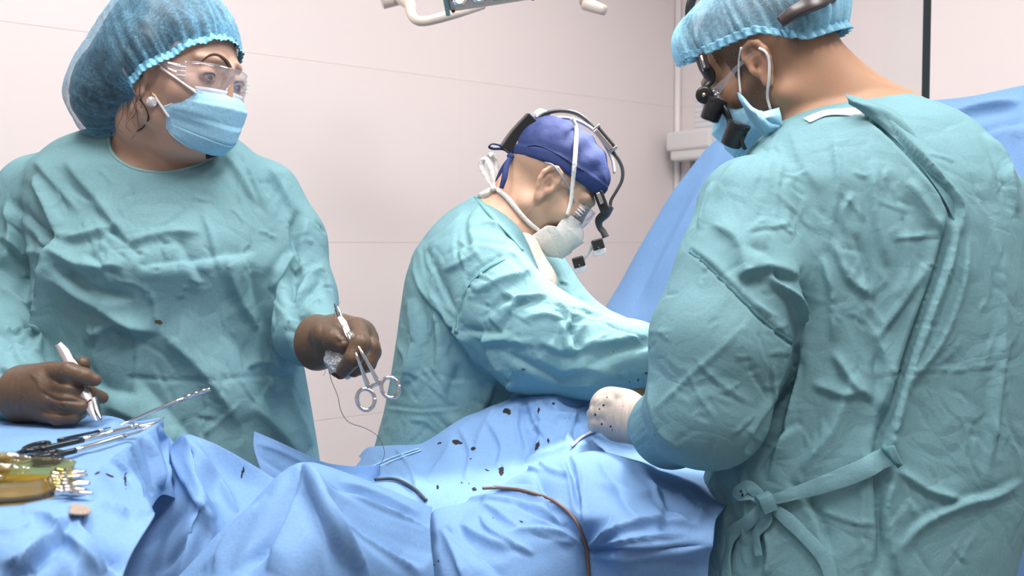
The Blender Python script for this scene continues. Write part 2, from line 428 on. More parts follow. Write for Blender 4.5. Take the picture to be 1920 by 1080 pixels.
def creases(V, N_, lst, gain=1.0, facing=True):
    """fold lines: r = ridge, v = valley, f = one-sided fold, s = fine seam groove"""
    px, py, d = proj(V)
    view = (V-C0); view /= np.linalg.norm(view, axis=1)[:, None]
    fac = np.clip(-(N_*view).sum(1)*3, 0, 1) if facing else np.ones(len(V))
    D = np.zeros(len(V))
    for c in lst:
        pts, w, amp = c[0], c[1], c[2]; kind = c[3] if len(c) > 3 else 'f'
        q = np.asarray(pts, float); m = (px > q[:, 0].min()-4*w) & (px < q[:, 0].max()+4*w) & (py > q[:, 1].min()-4*w) & (py < q[:, 1].max()+4*w) & (fac > 0)
        if not m.any(): continue
        s, t = seg_field(px[m], py[m], pts)
        tap = np.clip(np.minimum(t, 1-t)*5, 0, 1)**.7 if kind != 's' else 1
        x = s/w
        if kind == 'r': pr = np.exp(-np.abs(x)**1.4)
        elif kind == 'v': pr = -np.exp(-np.abs(x)**1.4)
        elif kind == 's': pr = -np.exp(-x*x)
        else:                                  # gentle flank up to a crest, then a sharp drop on the right-hand side
            pr = np.where(x < 0, np.exp(-np.abs(x)**1.3*.8), np.exp(-np.abs(x)**1.2*3.0))-.25*np.exp(-(x-1.3)**2)
        D[m] += amp*.001*gain*tap*pr*fac[m]
    return D
def waves(V, seed, amp, freq, n=14, aniso=(1, 1, 1)):
    r = np.random.RandomState(seed); D = np.zeros(len(V)); A = np.asarray(aniso, float)
    W = V.copy()
    for _ in range(3):
        k = r.normal(size=3)*freq*.5; W = W+.25/freq*np.sin(V@k+r.rand()*6.28)[:, None]*r.normal(size=3)
    for _ in range(n):
        k = r.normal(size=3)*freq*A; D += (1-2*np.abs(np.sin(W@k+r.rand()*6.28)))*r.rand()
    return amp*D/n*2
def bvh_of(V, Fq): return BVHTree.FromPolygons([tuple(v) for v in V], [tuple(map(int, f)) for f in Fq])
def on(bvh, pts, off=.002, dflt=None):
    """points of a surface as seen from the camera through given picture points"""
    out = []; nn = []
    for p in pts:
        d = P(p[0], p[1], 1)-C0; d /= np.linalg.norm(d)
        h = bvh.ray_cast(Vector(C0), Vector(d))
        if h[0] is None:
            if dflt is not None: out.append(P(p[0], p[1], dflt)); nn.append(-d)
            elif out: out.append(P(p[0], p[1], (out[-1]-C0)@FW)); nn.append(nn[-1])
            continue
        out.append(np.array(h[0])+np.array(h[1])*off); nn.append(np.array(h[1]))
    return np.array(out), np.array(nn)
STAINS = {}
def stain_attr(ob, V, spots):
    px, py, d = proj(V); s = np.zeros(len(V))
    for (x, y, rx, ry, ang) in spots:
        c, sn = math.cos(math.radians(ang)), math.sin(math.radians(ang))
        u = ((px-x)*c+(py-y)*sn)/rx; v = (-(px-x)*sn+(py-y)*c)/ry
        s = np.maximum(s, 1.05*np.exp(-(u*u+v*v)*.8))
    attr(ob, 'stain', s)
def sheet(name, G, mat, parent=None, n=8, cr=(), wav=(0, 1), thick=.0012, spots=None, seed=3, gain=1.6, sm=1, tau=.75):
    """draped cloth from rows of (px, py, depth)"""
    g = np.array([[P(*q) for q in row] for row in G])
    g = np.array([catmull(r, n, tau) for r in g]); g = np.array([catmull(g[:, j], n, tau) for j in range(g.shape[1])]).transpose(1, 0, 2)
    R_, Cn = g.shape[:2]; V = g.reshape(-1, 3)
    I = np.arange(R_*Cn).reshape(R_, Cn)
    Fq = np.stack([I[:-1, :-1], I[1:, :-1], I[1:, 1:], I[:-1, 1:]], -1).reshape(-1, 4)
    N_ = vnormals(V, Fq)
    cen = V.mean(0)
    if (N_*(C0-V)).sum(1).mean() < 0: Fq = Fq[:, ::-1].copy(); N_ = -N_
    V = smooth_v(V, Fq, 3, .5) if tau < .9 else V
    V = V+N_*creases(V, N_, cr, gain, facing=False)[:, None]
    if wav[0]: V = V+N_*waves(V, seed, wav[0], wav[1])[:, None]
    ob = raw_mesh(name, V, Fq, mat, parent)
    if spots: stain_attr(ob, V, spots)
    if thick:
        s = ob.modifiers.new('thickness', 'SOLIDIFY'); s.thickness = thick; s.offset = -1
    return ob, V, Fq
# ------------------------------------------------------------------ room
CN = P(1268, 455, 4.46)[:2]
DB = np.array([math.sin(math.radians(50.8)), math.cos(math.radians(50.8))])   # back wall runs away to the right
U = -DB; Vv = np.array([-math.cos(math.radians(50.8))*-1, -math.sin(math.radians(50.8))])
Vv = np.array([DB[1], -DB[0]])
def RM(u, v, z): q = CN+U*u+Vv*v; return np.array([q[0], q[1], z])
def wall_mat(name, col, uo, gap=.0018):
    m, nt, b = nodes(name); N, L = nt.nodes, nt.links
    setp(b, Roughness=.32); b.inputs['Specular IOR Level'].default_value = .45
    tc = N.new('ShaderNodeTexCoord'); sp_ = N.new('ShaderNodeSeparateXYZ'); L.new(tc.outputs['Object'], sp_.inputs[0])
    lines = []
    for ch, per, off in (('X', 1.2, uo), ('Z', .6, 1.26)):
        a = N.new('ShaderNodeMath'); a.operation = 'SUBTRACT'; a.inputs[1].default_value = off; L.new(sp_.outputs[ch], a.inputs[0])
        w = N.new('ShaderNodeMath'); w.operation = 'PINGPONG'; w.inputs[1].default_value = per/2; L.new(a.outputs[0], w.inputs[0])
        g = N.new('ShaderNodeMapRange'); g.inputs[1].default_value = gap*.5; g.inputs[2].default_value = gap*1.3; g.inputs[3].default_value = .25 if ch == 'X' else 1; g.inputs[4].default_value = 0
        L.new(w.outputs[0], g.inputs[0]); lines.append(g)
    mx = N.new('ShaderNodeMath'); mx.operation = 'MAXIMUM'; L.new(lines[0].outputs[0], mx.inputs[0]); L.new(lines[1].outputs[0], mx.inputs[1])
    mc = N.new('ShaderNodeMix'); mc.data_type = 'RGBA'; mc.inputs['A'].default_value = c4(col); mc.inputs['B'].default_value = c4((col[0]*.92, col[1]*.88, col[2]*.82))
    L.new(mx.outputs[0], mc.inputs['Factor']); L.new(mc.outputs['Result'], b.inputs['Base Color'])
    bp = N.new('ShaderNodeBump'); bp.invert = True; bp.inputs['Strength'].default_value = .4; bp.inputs['Distance'].default_value = .002
    L.new(mx.outputs[0], bp.inputs['Height']); L.new(bp.outputs[0], b.inputs['Normal'])
    return m
WALLC = (.86, .79, .785)
def struct(name, V, Fc, mat):
    o = raw_mesh(name, V, Fc, mat, smooth=False); o['kind'] = 'structure'; return o
def slab(name, origin, xdir, L_, z0, z1, th, mat):
    """wall of real thickness, modelled in its own frame so the tile joints follow it"""
    b = MB(); b.box((L_/2, -th/2, (z0+z1)/2), (L_/2, th/2, (z1-z0)/2))
    o = b.build(name, mat, smooth=False); o['kind'] = 'structure'
    y = np.array([-xdir[1], xdir[0]])
    # local +y faces into the room
    inside = np.array(RM(2.5, 2.5, 0)[:2])-origin
    if inside@y < 0:
        for v in o.data.vertices: v.co.y = -v.co.y
        o.data.flip_normals()
    o.matrix_world = Matrix(((xdir[0], y[0], 0, origin[0]), (xdir[1], y[1], 0, origin[1]), (0, 0, 1, 0), (0, 0, 0, 1)))
    return o
WM = wall_mat('wall_panels', WALLC, 0.0)
LU, LV = 6.2, 6.0
slab('wall_back', RM(0, 0, 0)[:2], U, LU, 0, CEIL, .1, WM)
def vof(px):      # distance along the right wall seen at picture column px
    k = (px-960)/F_PX; q = CN   # ray (k,1)*t = CN + Vv*v
    A = np.array([[k, -Vv[0]], [1, -Vv[1]]]); t, v = np.linalg.solve(A, CN); return v
v1, v2, v3 = vof(1648), vof(1722), vof(1737)
slab('wall_right', RM(0, 0, 0)[:2], Vv, v1, 0, CEIL, .1, WM)
slab('trim_1', RM(0, v1, 0)[:2], Vv, v2-v1, 0, CEIL, .13, simple('door_frame', (.84, .79, .78), .3))
slab('trim_2', RM(0, v2, 0)[:2], Vv, v3-v2, 0, CEIL, .1, simple('rubber_seal', (.012, .03, .035), .6))
slab('door_1', RM(0, v3, 0)[:2], Vv, LV-v3, 0, CEIL, .08, simple('door_panel', (.97, .89, .88), .35))
slab('wall_left', RM(LU, 0, 0)[:2], Vv, LV, 0, CEIL, .1, WM)
slab('wall_front', RM(0, LV, 0)[:2], U, LU, 0, CEIL, .1, WM)
q = [RM(-.3, -.3, 0), RM(LU+.3, -.3, 0), RM(LU+.3, LV+.3, 0), RM(-.3, LV+.3, 0)]
dn = np.array([0, 0, .1])
def plate(name, z, dz, mat):
    V = [p+np.array([0, 0, z]) for p in q]+[p+np.array([0, 0, z+dz]) for p in q]
    return struct(name, V, [(3, 2, 1, 0), (4, 5, 6, 7), (0, 1, 5, 4), (1, 2, 6, 5), (2, 3, 7, 6), (3, 0, 4, 7)], mat)
plate('floor', -.1, .1, simple('floor_vinyl', (.20, .24, .27), .3))
plate('ceiling', CEIL, .1, simple('ceiling_white', (.82, .80, .79), .6))
# corner profile
b = MB(); c = RM(.012, .012, 0); b.tube([(c[0], c[1], 0), (c[0], c[1], CEIL)], .014, 12, 1)
b.build('trim_3', simple('corner_profile', (.92, .88, .88), .25))['kind'] = 'structure'
# unseen ceiling panels, put in to light the people, drapes and walls
DIFF = simple('light_diffuser', (1, .96, .94), .5, emit=3)
for i, (x, y) in enumerate(PANELS):
    e = empty('unseen_ceiling_light', (x, y, CEIL)); tag(e, 'unseen square white ceiling panel put in to light the room', 'ceiling light', 'unseen ceiling light panels')
    b = MB()
    for sx, sy, hx, hy in ((0, .31, .32, .012), (0, -.31, .32, .012), (.31, 0, .012, .3), (-.31, 0, .012, .3)):
        b.box((x+sx, y+sy, CEIL-.012), (hx, hy, .012))
    b.build('frame', WHITE, e, False)
    b = MB(); b.box((x, y, CEIL-.006), (.298, .298, .006)); b.build('diffuser', DIFF, e, False)
# notice, dispenser on the right wall
def onwall(px, py, off=.0):
    v = vof(px); p = RM(0, v, 0); d = p[1]*FW[1]; 
    # depth along axis for that column then height
    t = p[1]; k = (py-540)/F_PX
    ang = math.atan(k)+PITCH; z = CAMZ-t*math.tan(ang)
    return v, z
Rw = np.array([[Vv[0], U[0], 0], [Vv[1], U[1], 0], [0, 0, 1]])
def wallbox(mb, px0, px1, py0, py1, o0, o1):
    va, za = onwall(px0, py0); vb, zb = onwall(px1, py1)
    c = RM((o0+o1)/2, (va+vb)/2, (za+zb)/2); mb.box(c, (abs(vb-va)/2, (o1-o0)/2, abs(za-zb)/2), Rw); return mb
pm, nt, bb = nodes('printed_notice'); N, L = nt.nodes, nt.links
tc = N.new('ShaderNodeTexCoord'); wv = N.new('ShaderNodeTexWave'); wv.bands_direction = 'Z'; wv.inputs['Scale'].default_value = 14; wv.inputs['Distortion'].default_value = .5
L.new(tc.outputs['Object'], wv.inputs[0]); cr_ = N.new('ShaderNodeMapRange'); cr_.inputs[1].default_value = .75; cr_.inputs[2].default_value = .9
L.new(wv.outputs['Fac'], cr_.inputs[0]); mc = N.new('ShaderNodeMix'); mc.data_type = 'RGBA'; mc.inputs['A'].default_value = (.84, .82, .84, 1); mc.inputs['B'].default_value = (.62, .66, .74, 1)
L.new(cr_.outputs[0], mc.inputs['Factor']); L.new(mc.outputs['Result'], bb.inputs['Base Color'])
b = wallbox(MB(), 1303, 1362, 170, 237, .001, .006)
tag(b.build('wall_notice', pm, smooth=False), 'pale printed notice sheet on the wall above the white dispenser', 'notice')
e = empty('wall_dispenser', None); tag(e, 'white plastic dispenser box on the wall near the room corner', 'dispenser')
wallbox(MB(), 1283, 1366, 252, 280, .02, .13).build('lid', WHITE, e, False, .012)
wallbox(MB(), 1288, 1362, 279, 299, .03, .12).build('body', WHITE, e, False, .012)
wallbox(MB(), 1302, 1330, 262, 290, .0, .03).build('wall_bracket', WHITE, e, False, .003)
wallbox(MB(), 1307, 1314, 298, 420, .04, .055).build('pole', simple('grey_pole', (.3, .3, .32), .4), e, False, .003)
wallbox(MB(), 1300, 1320, 413, 423, .0, .055).build('pole_clip', WHITE, e, False, .003)

# surgical lamp
CREAM = simple('cream_enamel', (.80, .70, .62), .3)
lamp = empty('surgical_lamp', None); tag(lamp, 'cream surgical lamp head with round lens cells above the operating table', 'surgical lamp')
A_, B_ = P(848, 26, 2.42), P(1005, -4, 2.42)
Rl = frame(P(1175, 735, 1.95)-P(925, -40, 2.6), (1, 0, .1))     # columns right, forward(beam), up
LC = P(925, -28, 2.62)
ex = (P(1005, 0, 2.5)-P(850, 24, 2.5)); ex /= np.linalg.norm(ex); ez = np.array([0.05, -.42, -.9]); ez -= ex*(ez@ex); ez /= np.linalg.norm(ez); ey = np.cross(ez, ex)
LR = np.array([ex, ey, ez]).T         # x along lower front edge, y across, z = beam
edge = P(925, 14, 2.48)              # middle of the lower front edge
sgn = 1 if (ey@np.array([0, 1, 0])) > 0 else -1
LC = edge-ey*sgn*.15
def lw(x, y, z): return LC+LR@np.array([x, y*sgn, z])
b = MB(); b.box(lw(0, 0, -.035), (.11, .15, .035), LR); b.build('lamp_housing', CREAM, lamp, False, .012, 3)
b = MB(); b.box(lw(-.114, 0, -.03), (.006, .152, .036), LR); b.build('side_panel', simple('lamp_teal', (.25, .5, .52), .35), lamp, False, .004)
b = MB(); b.box(lw(0, 0, .002), (.094, .134, .003), LR); b.build('lens_plate', simple('lens_plate', (.82, .74, .66), .35), lamp, False, .002)
CHR = simple('reflector', (.85, .84, .82), .12, 1)
LENS = simple('lit_lens', (1, .95, .88), .2, emit=4)
for i in range(4):
    for j in range(5):
        x = -.072+.048*i+(.024 if j % 2 else 0)-.008; y = -.112+.052*j
        if abs(x) > .085: continue
        b = MB(); b.lathe([(-.001, .004), (.0, .021), (.006, .022), (.006, .019), (.002, .014)], lw(x, y, .003), ez, 6)
        r = b.build('lens_cell', CHR, lamp, False)
        b = MB(); b.lathe([(0, .001), (.0, .010), (.003, .008), (.004, .001)], lw(x, y, .006), ez, 12); b.build('lens', LENS, r)
for x, y in ((-.1, .14), (.1, .14)):
    b = MB(); b.lathe([(0, .005), (.003, .004)], lw(x, y, .0), ez, 10); b.build('screw', simple('dark_screw', (.1, .06, .04), .4, .6), lamp)
b = MB(); b.tube(PP([(748, -30, 2.75), (752, -5, 2.7), (768, 8, 2.66), (771, 26, 2.62), (782, 38, 2.6), (802, 39, 2.6), (850, 26, 2.6), (905, 8, 2.65)]), [.018, .018, .017, .013, .013, .013, .014, .014], 12, 6)
b.build('handle_arm', CREAM, lamp)
b = MB(); b.lathe([(-.03, .02), (-.028, .024), (.03, .024), (.034, .016)], P(735, -4, 2.72), (1, .2, .3)); b.build('arm_joint', CREAM, lamp)
a2 = P(1092, -8, 2.6); b2 = P(1136, 20, 2.6)
e = empty('lamp_handle', None); tag(e, 'cream lamp handle hanging into the top edge right of the surgical lamp', 'lamp handle')
b = MB(); b.tube(PP([(1096, -60, 2.65), (1098, -30, 2.62), (1104, 4, 2.6)]), [.028, .026, .024], 16, 4); b.build('arm', CREAM, e)
b = MB(); b.tube(PP([(1096, 6, 2.6), (1115, 13, 2.59), (1135, 20, 2.58)]), [.018, .016, .013], 16, 4); b.build('grip', CREAM, e)

# second lamp head, above the picture edge, whose beam falls on the operating field
l2 = empty('surgical_lamp', None); tag(l2, 'cream surgical lamp head overhead beyond the picture edge lighting the operating field', 'surgical lamp')
bd = (np.array(LAMP_T)-LAMP_C); bd /= np.linalg.norm(bd); c2 = LAMP_C-bd*.02
b = MB(); b.lathe([(-.09, .05), (-.085, .12), (-.05, .20), (.0, .235), (.02, .235), (.022, .21), (-.005, .20), (-.012, .10), (-.012, .002)], c2-bd*.02, bd, 40); b.build('lamp_housing', CREAM, l2)
for k in range(6):
    a = k*math.pi/3; u_ = np.cross(bd, (1, 0, 0)); u_ /= np.linalg.norm(u_); w_ = np.cross(bd, u_)
    b = MB(); b.lathe([(0, .03), (.004, .03), (.006, .02)], c2-bd*.028+(u_*math.cos(a)+w_*math.sin(a))*.14, bd, 20); b.build('lens', LENS, l2)
b = MB(); b.tube([c2-bd*.09, c2-bd*.20, c2+np.array([.1, .2, .45]), (c2[0]+.15, c2[1]+.3, CEIL)], .025, 14, 5); b.build('support_arm', CREAM, l2)
# ------------------------------------------------------------------ drapes
def T(px, py): return (px, py, 467./(py-455))      # a point of the flat instrument table top
tb = empty('instrument_table', None); tag(tb, 'instrument table hidden under the blue drape at lower left', 'table')
ZT = 1.0
# blue table drape: rows run from the far edge toward the camera, columns over the right-hand edge
G = [
 [(-160, 778, 1.44), (-20, 778, 1.44), (100, 777, 1.44), (205, 779, 1.43), (245, 792, 1.40), (303, 783, 1.41), (310, 818, 1.41), (342, 880, 1.40), (381, 937, 1.38)],
 [T(-160, 800), T(-20, 800), T(90, 802), T(190, 806), T(240, 812), (287, 802, 1.33), (305, 850, 1.34), (330, 900, 1.34), (352, 942, 1.33)],
 [T(-160, 825), T(-20, 828), T(70, 831), T(150, 834), T(205, 836), (252, 829, 1.24), (280, 868, 1.26), (300, 905, 1.27), (306, 928, 1.28)],
 [T(-160, 855), T(-20, 858), T(50, 861), T(110, 863), T(160, 866), (197, 868, 1.14), (238, 896, 1.18), (266, 925, 1.20), (283, 953, 1.21)],
 [T(-160, 905), T(-20, 908), T(40, 910), T(90, 912), T(140, 912), (172, 910, 1.02), (215, 926, 1.02), (255, 945, 1.02), (291, 965, 1.01)],
 [T(-160, 955), T(-20, 956), T(40, 957), T(90, 960), T(132, 962), (166, 962, .93), (200, 985, .93), (235, 1010, .93), (262, 1012, .94)],
 [(-160, 1000, .87), (-20, 1005, .87), (30, 1006, .87), (75, 1010, .88), (120, 1015, .88), (155, 1020, .88), (185, 1040, .89), (215, 1060, .90), (240, 1055, .91)],
 [(-160, 1100, .84), (-20, 1110, .84), (20, 1110, .85), (60, 1115, .84), (100, 1120, .85), (140, 1120, .85), (170, 1130, .87), (200, 1140, .88), (222, 1140, .89)],
 [(-160, 1500, .82), (-20, 1500, .82), (20, 1500, .84), (60, 1500, .82), (100, 1500, .84), (140, 1500, .83), (170, 1500, .86), (200, 1500, .87), (222, 1500, .89)],
]
cr = [([(40, 960), (110, 985), (190, 1080)], 14, 4, 'f'), ([(140, 965), (90, 1030), (20, 1090)], 16, -7, 'f'), ([(150, 975), (190, 1020), (225, 1080)], 12, -5, 'f'),
      ([(197, 868), (230, 905), (285, 962)], 9, 4, 'f'), ([(165, 925), (215, 935), (250, 970)], 14, -5, 'f'), ([(0, 1060), (60, 1040), (100, 1020)], 14, 4),
      ([(228, 850), (240, 890), (262, 930)], 7, 3), ([(276, 815), (290, 870), (304, 920)], 7, 4, 'f'), ([(296, 800), (315, 860), (332, 925)], 6, -4, 'f'),
      ([(308, 815), (330, 870), (350, 930)], 8, 4, 'f'), ([(20, 822), (90, 820), (170, 826)], 5, 1.2), ([(60, 845), (140, 842), (190, 846)], 6, -1.2), ([(190, 800), (235, 800), (270, 795)], 6, 2.5),
      ([(180, 815), (215, 800), (232, 788)], 5, 2.5), ([(0, 1000), (40, 990), (60, 970)], 10, 2)]
cr += [([(215, 858), (235, 890), (262, 940)], 4, 4, 'f'), ([(245, 838), (262, 880), (285, 930)], 4, -4, 'f'), ([(270, 820), (285, 860), (300, 915)], 4, 5, 'f'), ([(300, 800), (312, 840), (322, 900)], 4, 5, 'f'), ([(306, 800), (330, 850), (360, 915)], 4, -4, 'f'), ([(130, 968), (70, 1030), (20, 1075)], 6, 5, 'f'), ([(150, 965), (175, 1010), (205, 1070)], 6, -5, 'f'), ([(170, 940), (225, 960), (280, 966)], 7, 5, 'f')]
ob, V1, F1 = sheet('instrument_table_drape', G, DRAPE, None, 18, cr, (.0006, 30), spots=[(183, 887, 7, 2, -25), (205, 891, 10, 2.2, 22), (235, 900, 2.2, 18, -4)])
tag(ob, 'blue sterile drape covering the instrument table at lower left', 'drape')
b = MB(); b.box((-.92, 1.10, .93), (.36, .24, .03)); b.build('table_top', MET, tb, False, .004)
for x in (-1.2, -.66):
    for y in (.78, 1.32):
        b = MB(); b.tube([(x, y, .9), (x, y, 0)], .014, 12, 1); b.build('leg', MET, tb)

# foreground tent of blue drape
G = [
 [(225, 1140, 1.12), (330, 1082, 1.14), (400, 1005, 1.16), (470, 940, 1.18), (525, 888, 1.20), (565, 866, 1.21), (625, 877, 1.24), (700, 905, 1.30), (760, 930, 1.34), (812, 950, 1.38)],
 [(245, 1200, 1.10), (350, 1110, 1.12), (425, 1035, 1.13), (490, 970, 1.145), (540, 915, 1.16), (574, 888, 1.17), (628, 900, 1.20), (692, 927, 1.25), (752, 955, 1.29), (809, 986, 1.33)],
 [(300, 1260, 1.06), (385, 1150, 1.06), (455, 1080, 1.08), (515, 1015, 1.09), (560, 955, 1.11), (590, 925, 1.12), (640, 950, 1.15), (700, 985, 1.20), (755, 1010, 1.25), (812, 1035, 1.30)],
 [(330, 1400, 1.02), (420, 1260, 1.02), (490, 1150, 1.04), (545, 1085, 1.05), (590, 1040, 1.07), (620, 1020, 1.08), (665, 1045, 1.12), (715, 1070, 1.17), (765, 1080, 1.22), (816, 1095, 1.28)],
 [(350, 1700, 1.0), (440, 1600, 1.0), (510, 1500, 1.02), (570, 1450, 1.03), (610, 1400, 1.05), (640, 1380, 1.06), (690, 1400, 1.10), (740, 1400, 1.15), (780, 1400, 1.2), (820, 1400, 1.26)],
]
cr = [([(568, 870), (590, 930), (640, 1020), (690, 1100)], 16, 10, 'f'), ([(560, 880), (520, 960), (455, 1080)], 14, -8, 'f'), ([(575, 893), (690, 935), (806, 985)], 8, -7, 'f'),
      ([(566, 880), (548, 960), (500, 1070)], 16, 6, 'f'), ([(600, 940), (700, 1010), (800, 1060)], 22, -7, 'f'), ([(500, 930), (440, 1000), (380, 1070)], 14, 4), ([(640, 900), (720, 930), (790, 965)], 7, 3)]
cr += [([(566, 868), (582, 910), (610, 980), (650, 1060)], 5, 5, 'f'), ([(566, 868), (540, 940), (495, 1010), (440, 1075)], 5, -4, 'f'), ([(600, 895), (700, 945), (800, 985)], 5, 5, 'f'), ([(480, 940), (430, 1010), (400, 1075)], 6, 4, 'f'), ([(620, 960), (720, 1030), (790, 1080)], 9, 5, 'f')]
fg, V2, F2 = sheet('foreground_drape', G, DRAPE, None, 18, cr, (.0008, 20), seed=9)
tag(fg, 'blue drape raised to a pointed peak in the lower centre foreground', 'drape')

# drape piece behind, between table and peak
G = [
 [(175, 912, 1.428), (285, 872, 1.398), (318, 835, 1.398), (345, 813, 1.386), (398, 828, 1.386), (440, 850, 1.386), (487, 878, 1.380), (530, 905, 1.374), (590, 925, 1.367)],
 [(190, 945, 1.391), (300, 905, 1.361), (330, 880, 1.349), (362, 850, 1.336), (402, 890, 1.361), (440, 905, 1.367), (485, 915, 1.361), (530, 930, 1.349), (590, 950, 1.336)],
 [(190, 1025, 1.329), (300, 985, 1.299), (335, 955, 1.287), (372, 905, 1.281), (408, 945, 1.299), (440, 955, 1.312), (480, 965, 1.312), (530, 975, 1.299), (590, 990, 1.299)],
 [(170, 1100, 1.292), (280, 1060, 1.262), (320, 1020, 1.256), (375, 945, 1.237), (405, 995, 1.262), (440, 1010, 1.281), (480, 1020, 1.281), (530, 1030, 1.274), (590, 1040, 1.274)],
 [(140, 1200, 1.255), (250, 1160, 1.225), (290, 1120, 1.212), (340, 1060, 1.200), (390, 1090, 1.225), (440, 1100, 1.250), (480, 1100, 1.250), (530, 1110, 1.250), (590, 1120, 1.250)],
 [(110, 1540, 1.230), (220, 1500, 1.200), (270, 1500, 1.194), (330, 1500, 1.188), (390, 1500, 1.200), (440, 1500, 1.212), (480, 1500, 1.212), (530, 1500, 1.212), (590, 1500, 1.212)],
]
cr = [([(347, 818), (380, 870), (420, 930), (445, 960)], 9, 8, 'f'), ([(352, 822), (372, 880), (402, 940)], 8, -5, 'f'), ([(318, 840), (345, 900), (395, 980)], 10, 5, 'f'),
      ([(385, 945), (350, 1000), (290, 1080)], 9, -7, 'f'), ([(375, 950), (390, 1000), (380, 1060)], 10, 5, 'f'), ([(345, 905), (330, 960), (270, 1030)], 10, -6)]
ob, V3, F3 = sheet('side_drape', G, DRAPE, None, 16, cr, (.0008, 22), spots=[(455, 886, 2.6, 16, 16)], seed=4)
tag(ob, 'blue drape with one thin dark streak hanging between the table and the peak', 'drape')

# upright flap
G = [
 [(475, 807, 1.43), (520, 826, 1.45), (562, 846, 1.48), (610, 866, 1.54), (660, 873, 1.62), (715, 872, 1.76)],
 [(473, 832, 1.42), (520, 850, 1.44), (565, 868, 1.47), (610, 885, 1.53), (660, 890, 1.61), (715, 888, 1.76)],
 [(480, 860, 1.41), (525, 880, 1.43), (570, 895, 1.46), (615, 905, 1.52), (665, 905, 1.60), (715, 908, 1.76)],
 [(492, 900, 1.40), (540, 930, 1.42), (590, 940, 1.45), (640, 940, 1.51), (690, 945, 1.60), (725, 950, 1.72)],
 [(500, 980, 1.38), (550, 980, 1.4), (600, 990, 1.43), (650, 1000, 1.5), (700, 1010, 1.6), (735, 1010, 1.7)],
]
ob, V4, F4 = sheet('drape_flap', G, DRAPE, None, 10, [([(476, 830), (530, 850), (600, 885)], 9, 2), ([(485, 855), (540, 890), (600, 915)], 8, -3)], (.0006, 25), seed=14)
tag(ob, 'stiff blue drape flap standing up in front of the woman\'s gown hem', 'drape')

# patient: far leg
SP = [(951, 771, 8, 5.5, 20), (857, 829, 9, 4.5, 8), (887, 841, 5.5, 4, 0), (824, 831, 5, 2, -20), (904, 840, 1.5, 1.5, 0), (906, 853, 1.5, 1.5, 0), (883, 860, 1.5, 4.5, 0), (912, 881, 5, 1.8, 25),
      (940, 882, 5, 9.5, 10), (889, 917, 5, 4, 10), (1007, 836, 3.5, 12, 18), (1028, 826, 2.4, 6, -12), (1038, 757, 3, 3.2, -20), (1010, 770, 1.6, 6, 8), (820, 913, 3, 4, 0),
      (880, 905, 1.5, 3, 20), (932, 830, 1.2, 1.2, 0), (866, 905, 1.2, 4, 15), (1060, 785, 1.5, 1.5, 0), (1000, 805, 1, 3, 30)]
G = [
 [(672, 856, 1.940), (690, 838, 1.940), (740, 834, 1.919), (790, 830, 1.892), (830, 806, 1.871), (875, 778, 1.860), (930, 758, 1.860), (985, 737, 1.860), (1050, 733, 1.860), (1120, 731, 2.012), (1210, 738, 2.100), (1320, 760, 2.050)],
 [(676, 862, 1.900), (700, 850, 1.900), (745, 843, 1.876), (795, 838, 1.849), (838, 815, 1.826), (885, 788, 1.820), (935, 770, 1.820), (985, 752, 1.820), (1045, 742, 1.820), (1115, 740, 1.917), (1200, 748, 1.990), (1300, 780, 1.970)],
 [(660, 880, 1.840), (700, 870, 1.840), (750, 862, 1.833), (800, 855, 1.807), (845, 838, 1.783), (890, 822, 1.780), (940, 806, 1.780), (990, 794, 1.780), (1040, 775, 1.780), (1100, 770, 1.830), (1190, 785, 1.880), (1290, 810, 1.860)],
 [(640, 905, 1.740), (700, 893, 1.750), (755, 882, 1.760), (805, 880, 1.760), (850, 868, 1.740), (895, 858, 1.740), (940, 850, 1.740), (990, 836, 1.740), (1040, 818, 1.740), (1090, 800, 1.763), (1180, 830, 1.780), (1280, 850, 1.750)],
 [(620, 930, 1.660), (700, 912, 1.670), (760, 912, 1.670), (810, 915, 1.660), (855, 903, 1.670), (900, 893, 1.670), (945, 885, 1.670), (990, 868, 1.670), (1040, 850, 1.670), (1090, 832, 1.683), (1170, 870, 1.680), (1270, 890, 1.650)],
 [(600, 990, 1.600), (700, 960, 1.600), (760, 970, 1.600), (810, 965, 1.600), (860, 950, 1.600), (905, 940, 1.600), (950, 930, 1.600), (995, 920, 1.600), (1045, 900, 1.600), (1090, 890, 1.607), (1170, 920, 1.600), (1270, 930, 1.580)],
]
cr = [([(985, 740), (975, 790), (985, 840), (960, 880)], 14, -6, 'f'), ([(1000, 760), (1015, 800), (1000, 850)], 9, 4, 'f'), ([(930, 760), (900, 820), (890, 870)], 20, 5, 'f'),
      ([(700, 855), (740, 880), (770, 905), (790, 935)], 5, -3, 'f'), ([(1090, 770), (1075, 800), (1080, 830)], 10, -8, 'f'), ([(1030, 750), (1050, 775), (1090, 790)], 8, 4), ([(985, 795), (1020, 790), (1060, 800)], 6, -3),
      ([(850, 820), (830, 860), (800, 900)], 14, 3), ([(960, 760), (990, 765), (1020, 750)], 6, 3), ([(980, 860), (1040, 845), (1080, 830)], 8, 3), ([(1045, 745), (1070, 760), (1100, 757)], 6, -3)]
cr += [([(860, 800), (880, 850), (870, 900)], 7, 3, 'f'), ([(990, 745), (1000, 790), (1030, 830)], 5, 4, 'f'), ([(1010, 745), (1040, 770), (1085, 775)], 5, -3, 'f'), ([(970, 760), (968, 800), (975, 840)], 5, 3, 'f'), ([(1080, 770), (1072, 800), (1060, 830)], 5, 4, 'f'), ([(740, 840), (770, 880), (780, 925)], 5, 3, 'f'), ([(915, 790), (940, 840), (930, 880)], 9, 4, 'f')]
far, V5, F5 = sheet('patient_drape', G, DRAPE, None, 16, cr, (.0012, 22), spots=SP, seed=6)
tag(far, 'blue surgical drape spattered with dark stains over the patient', 'drape')
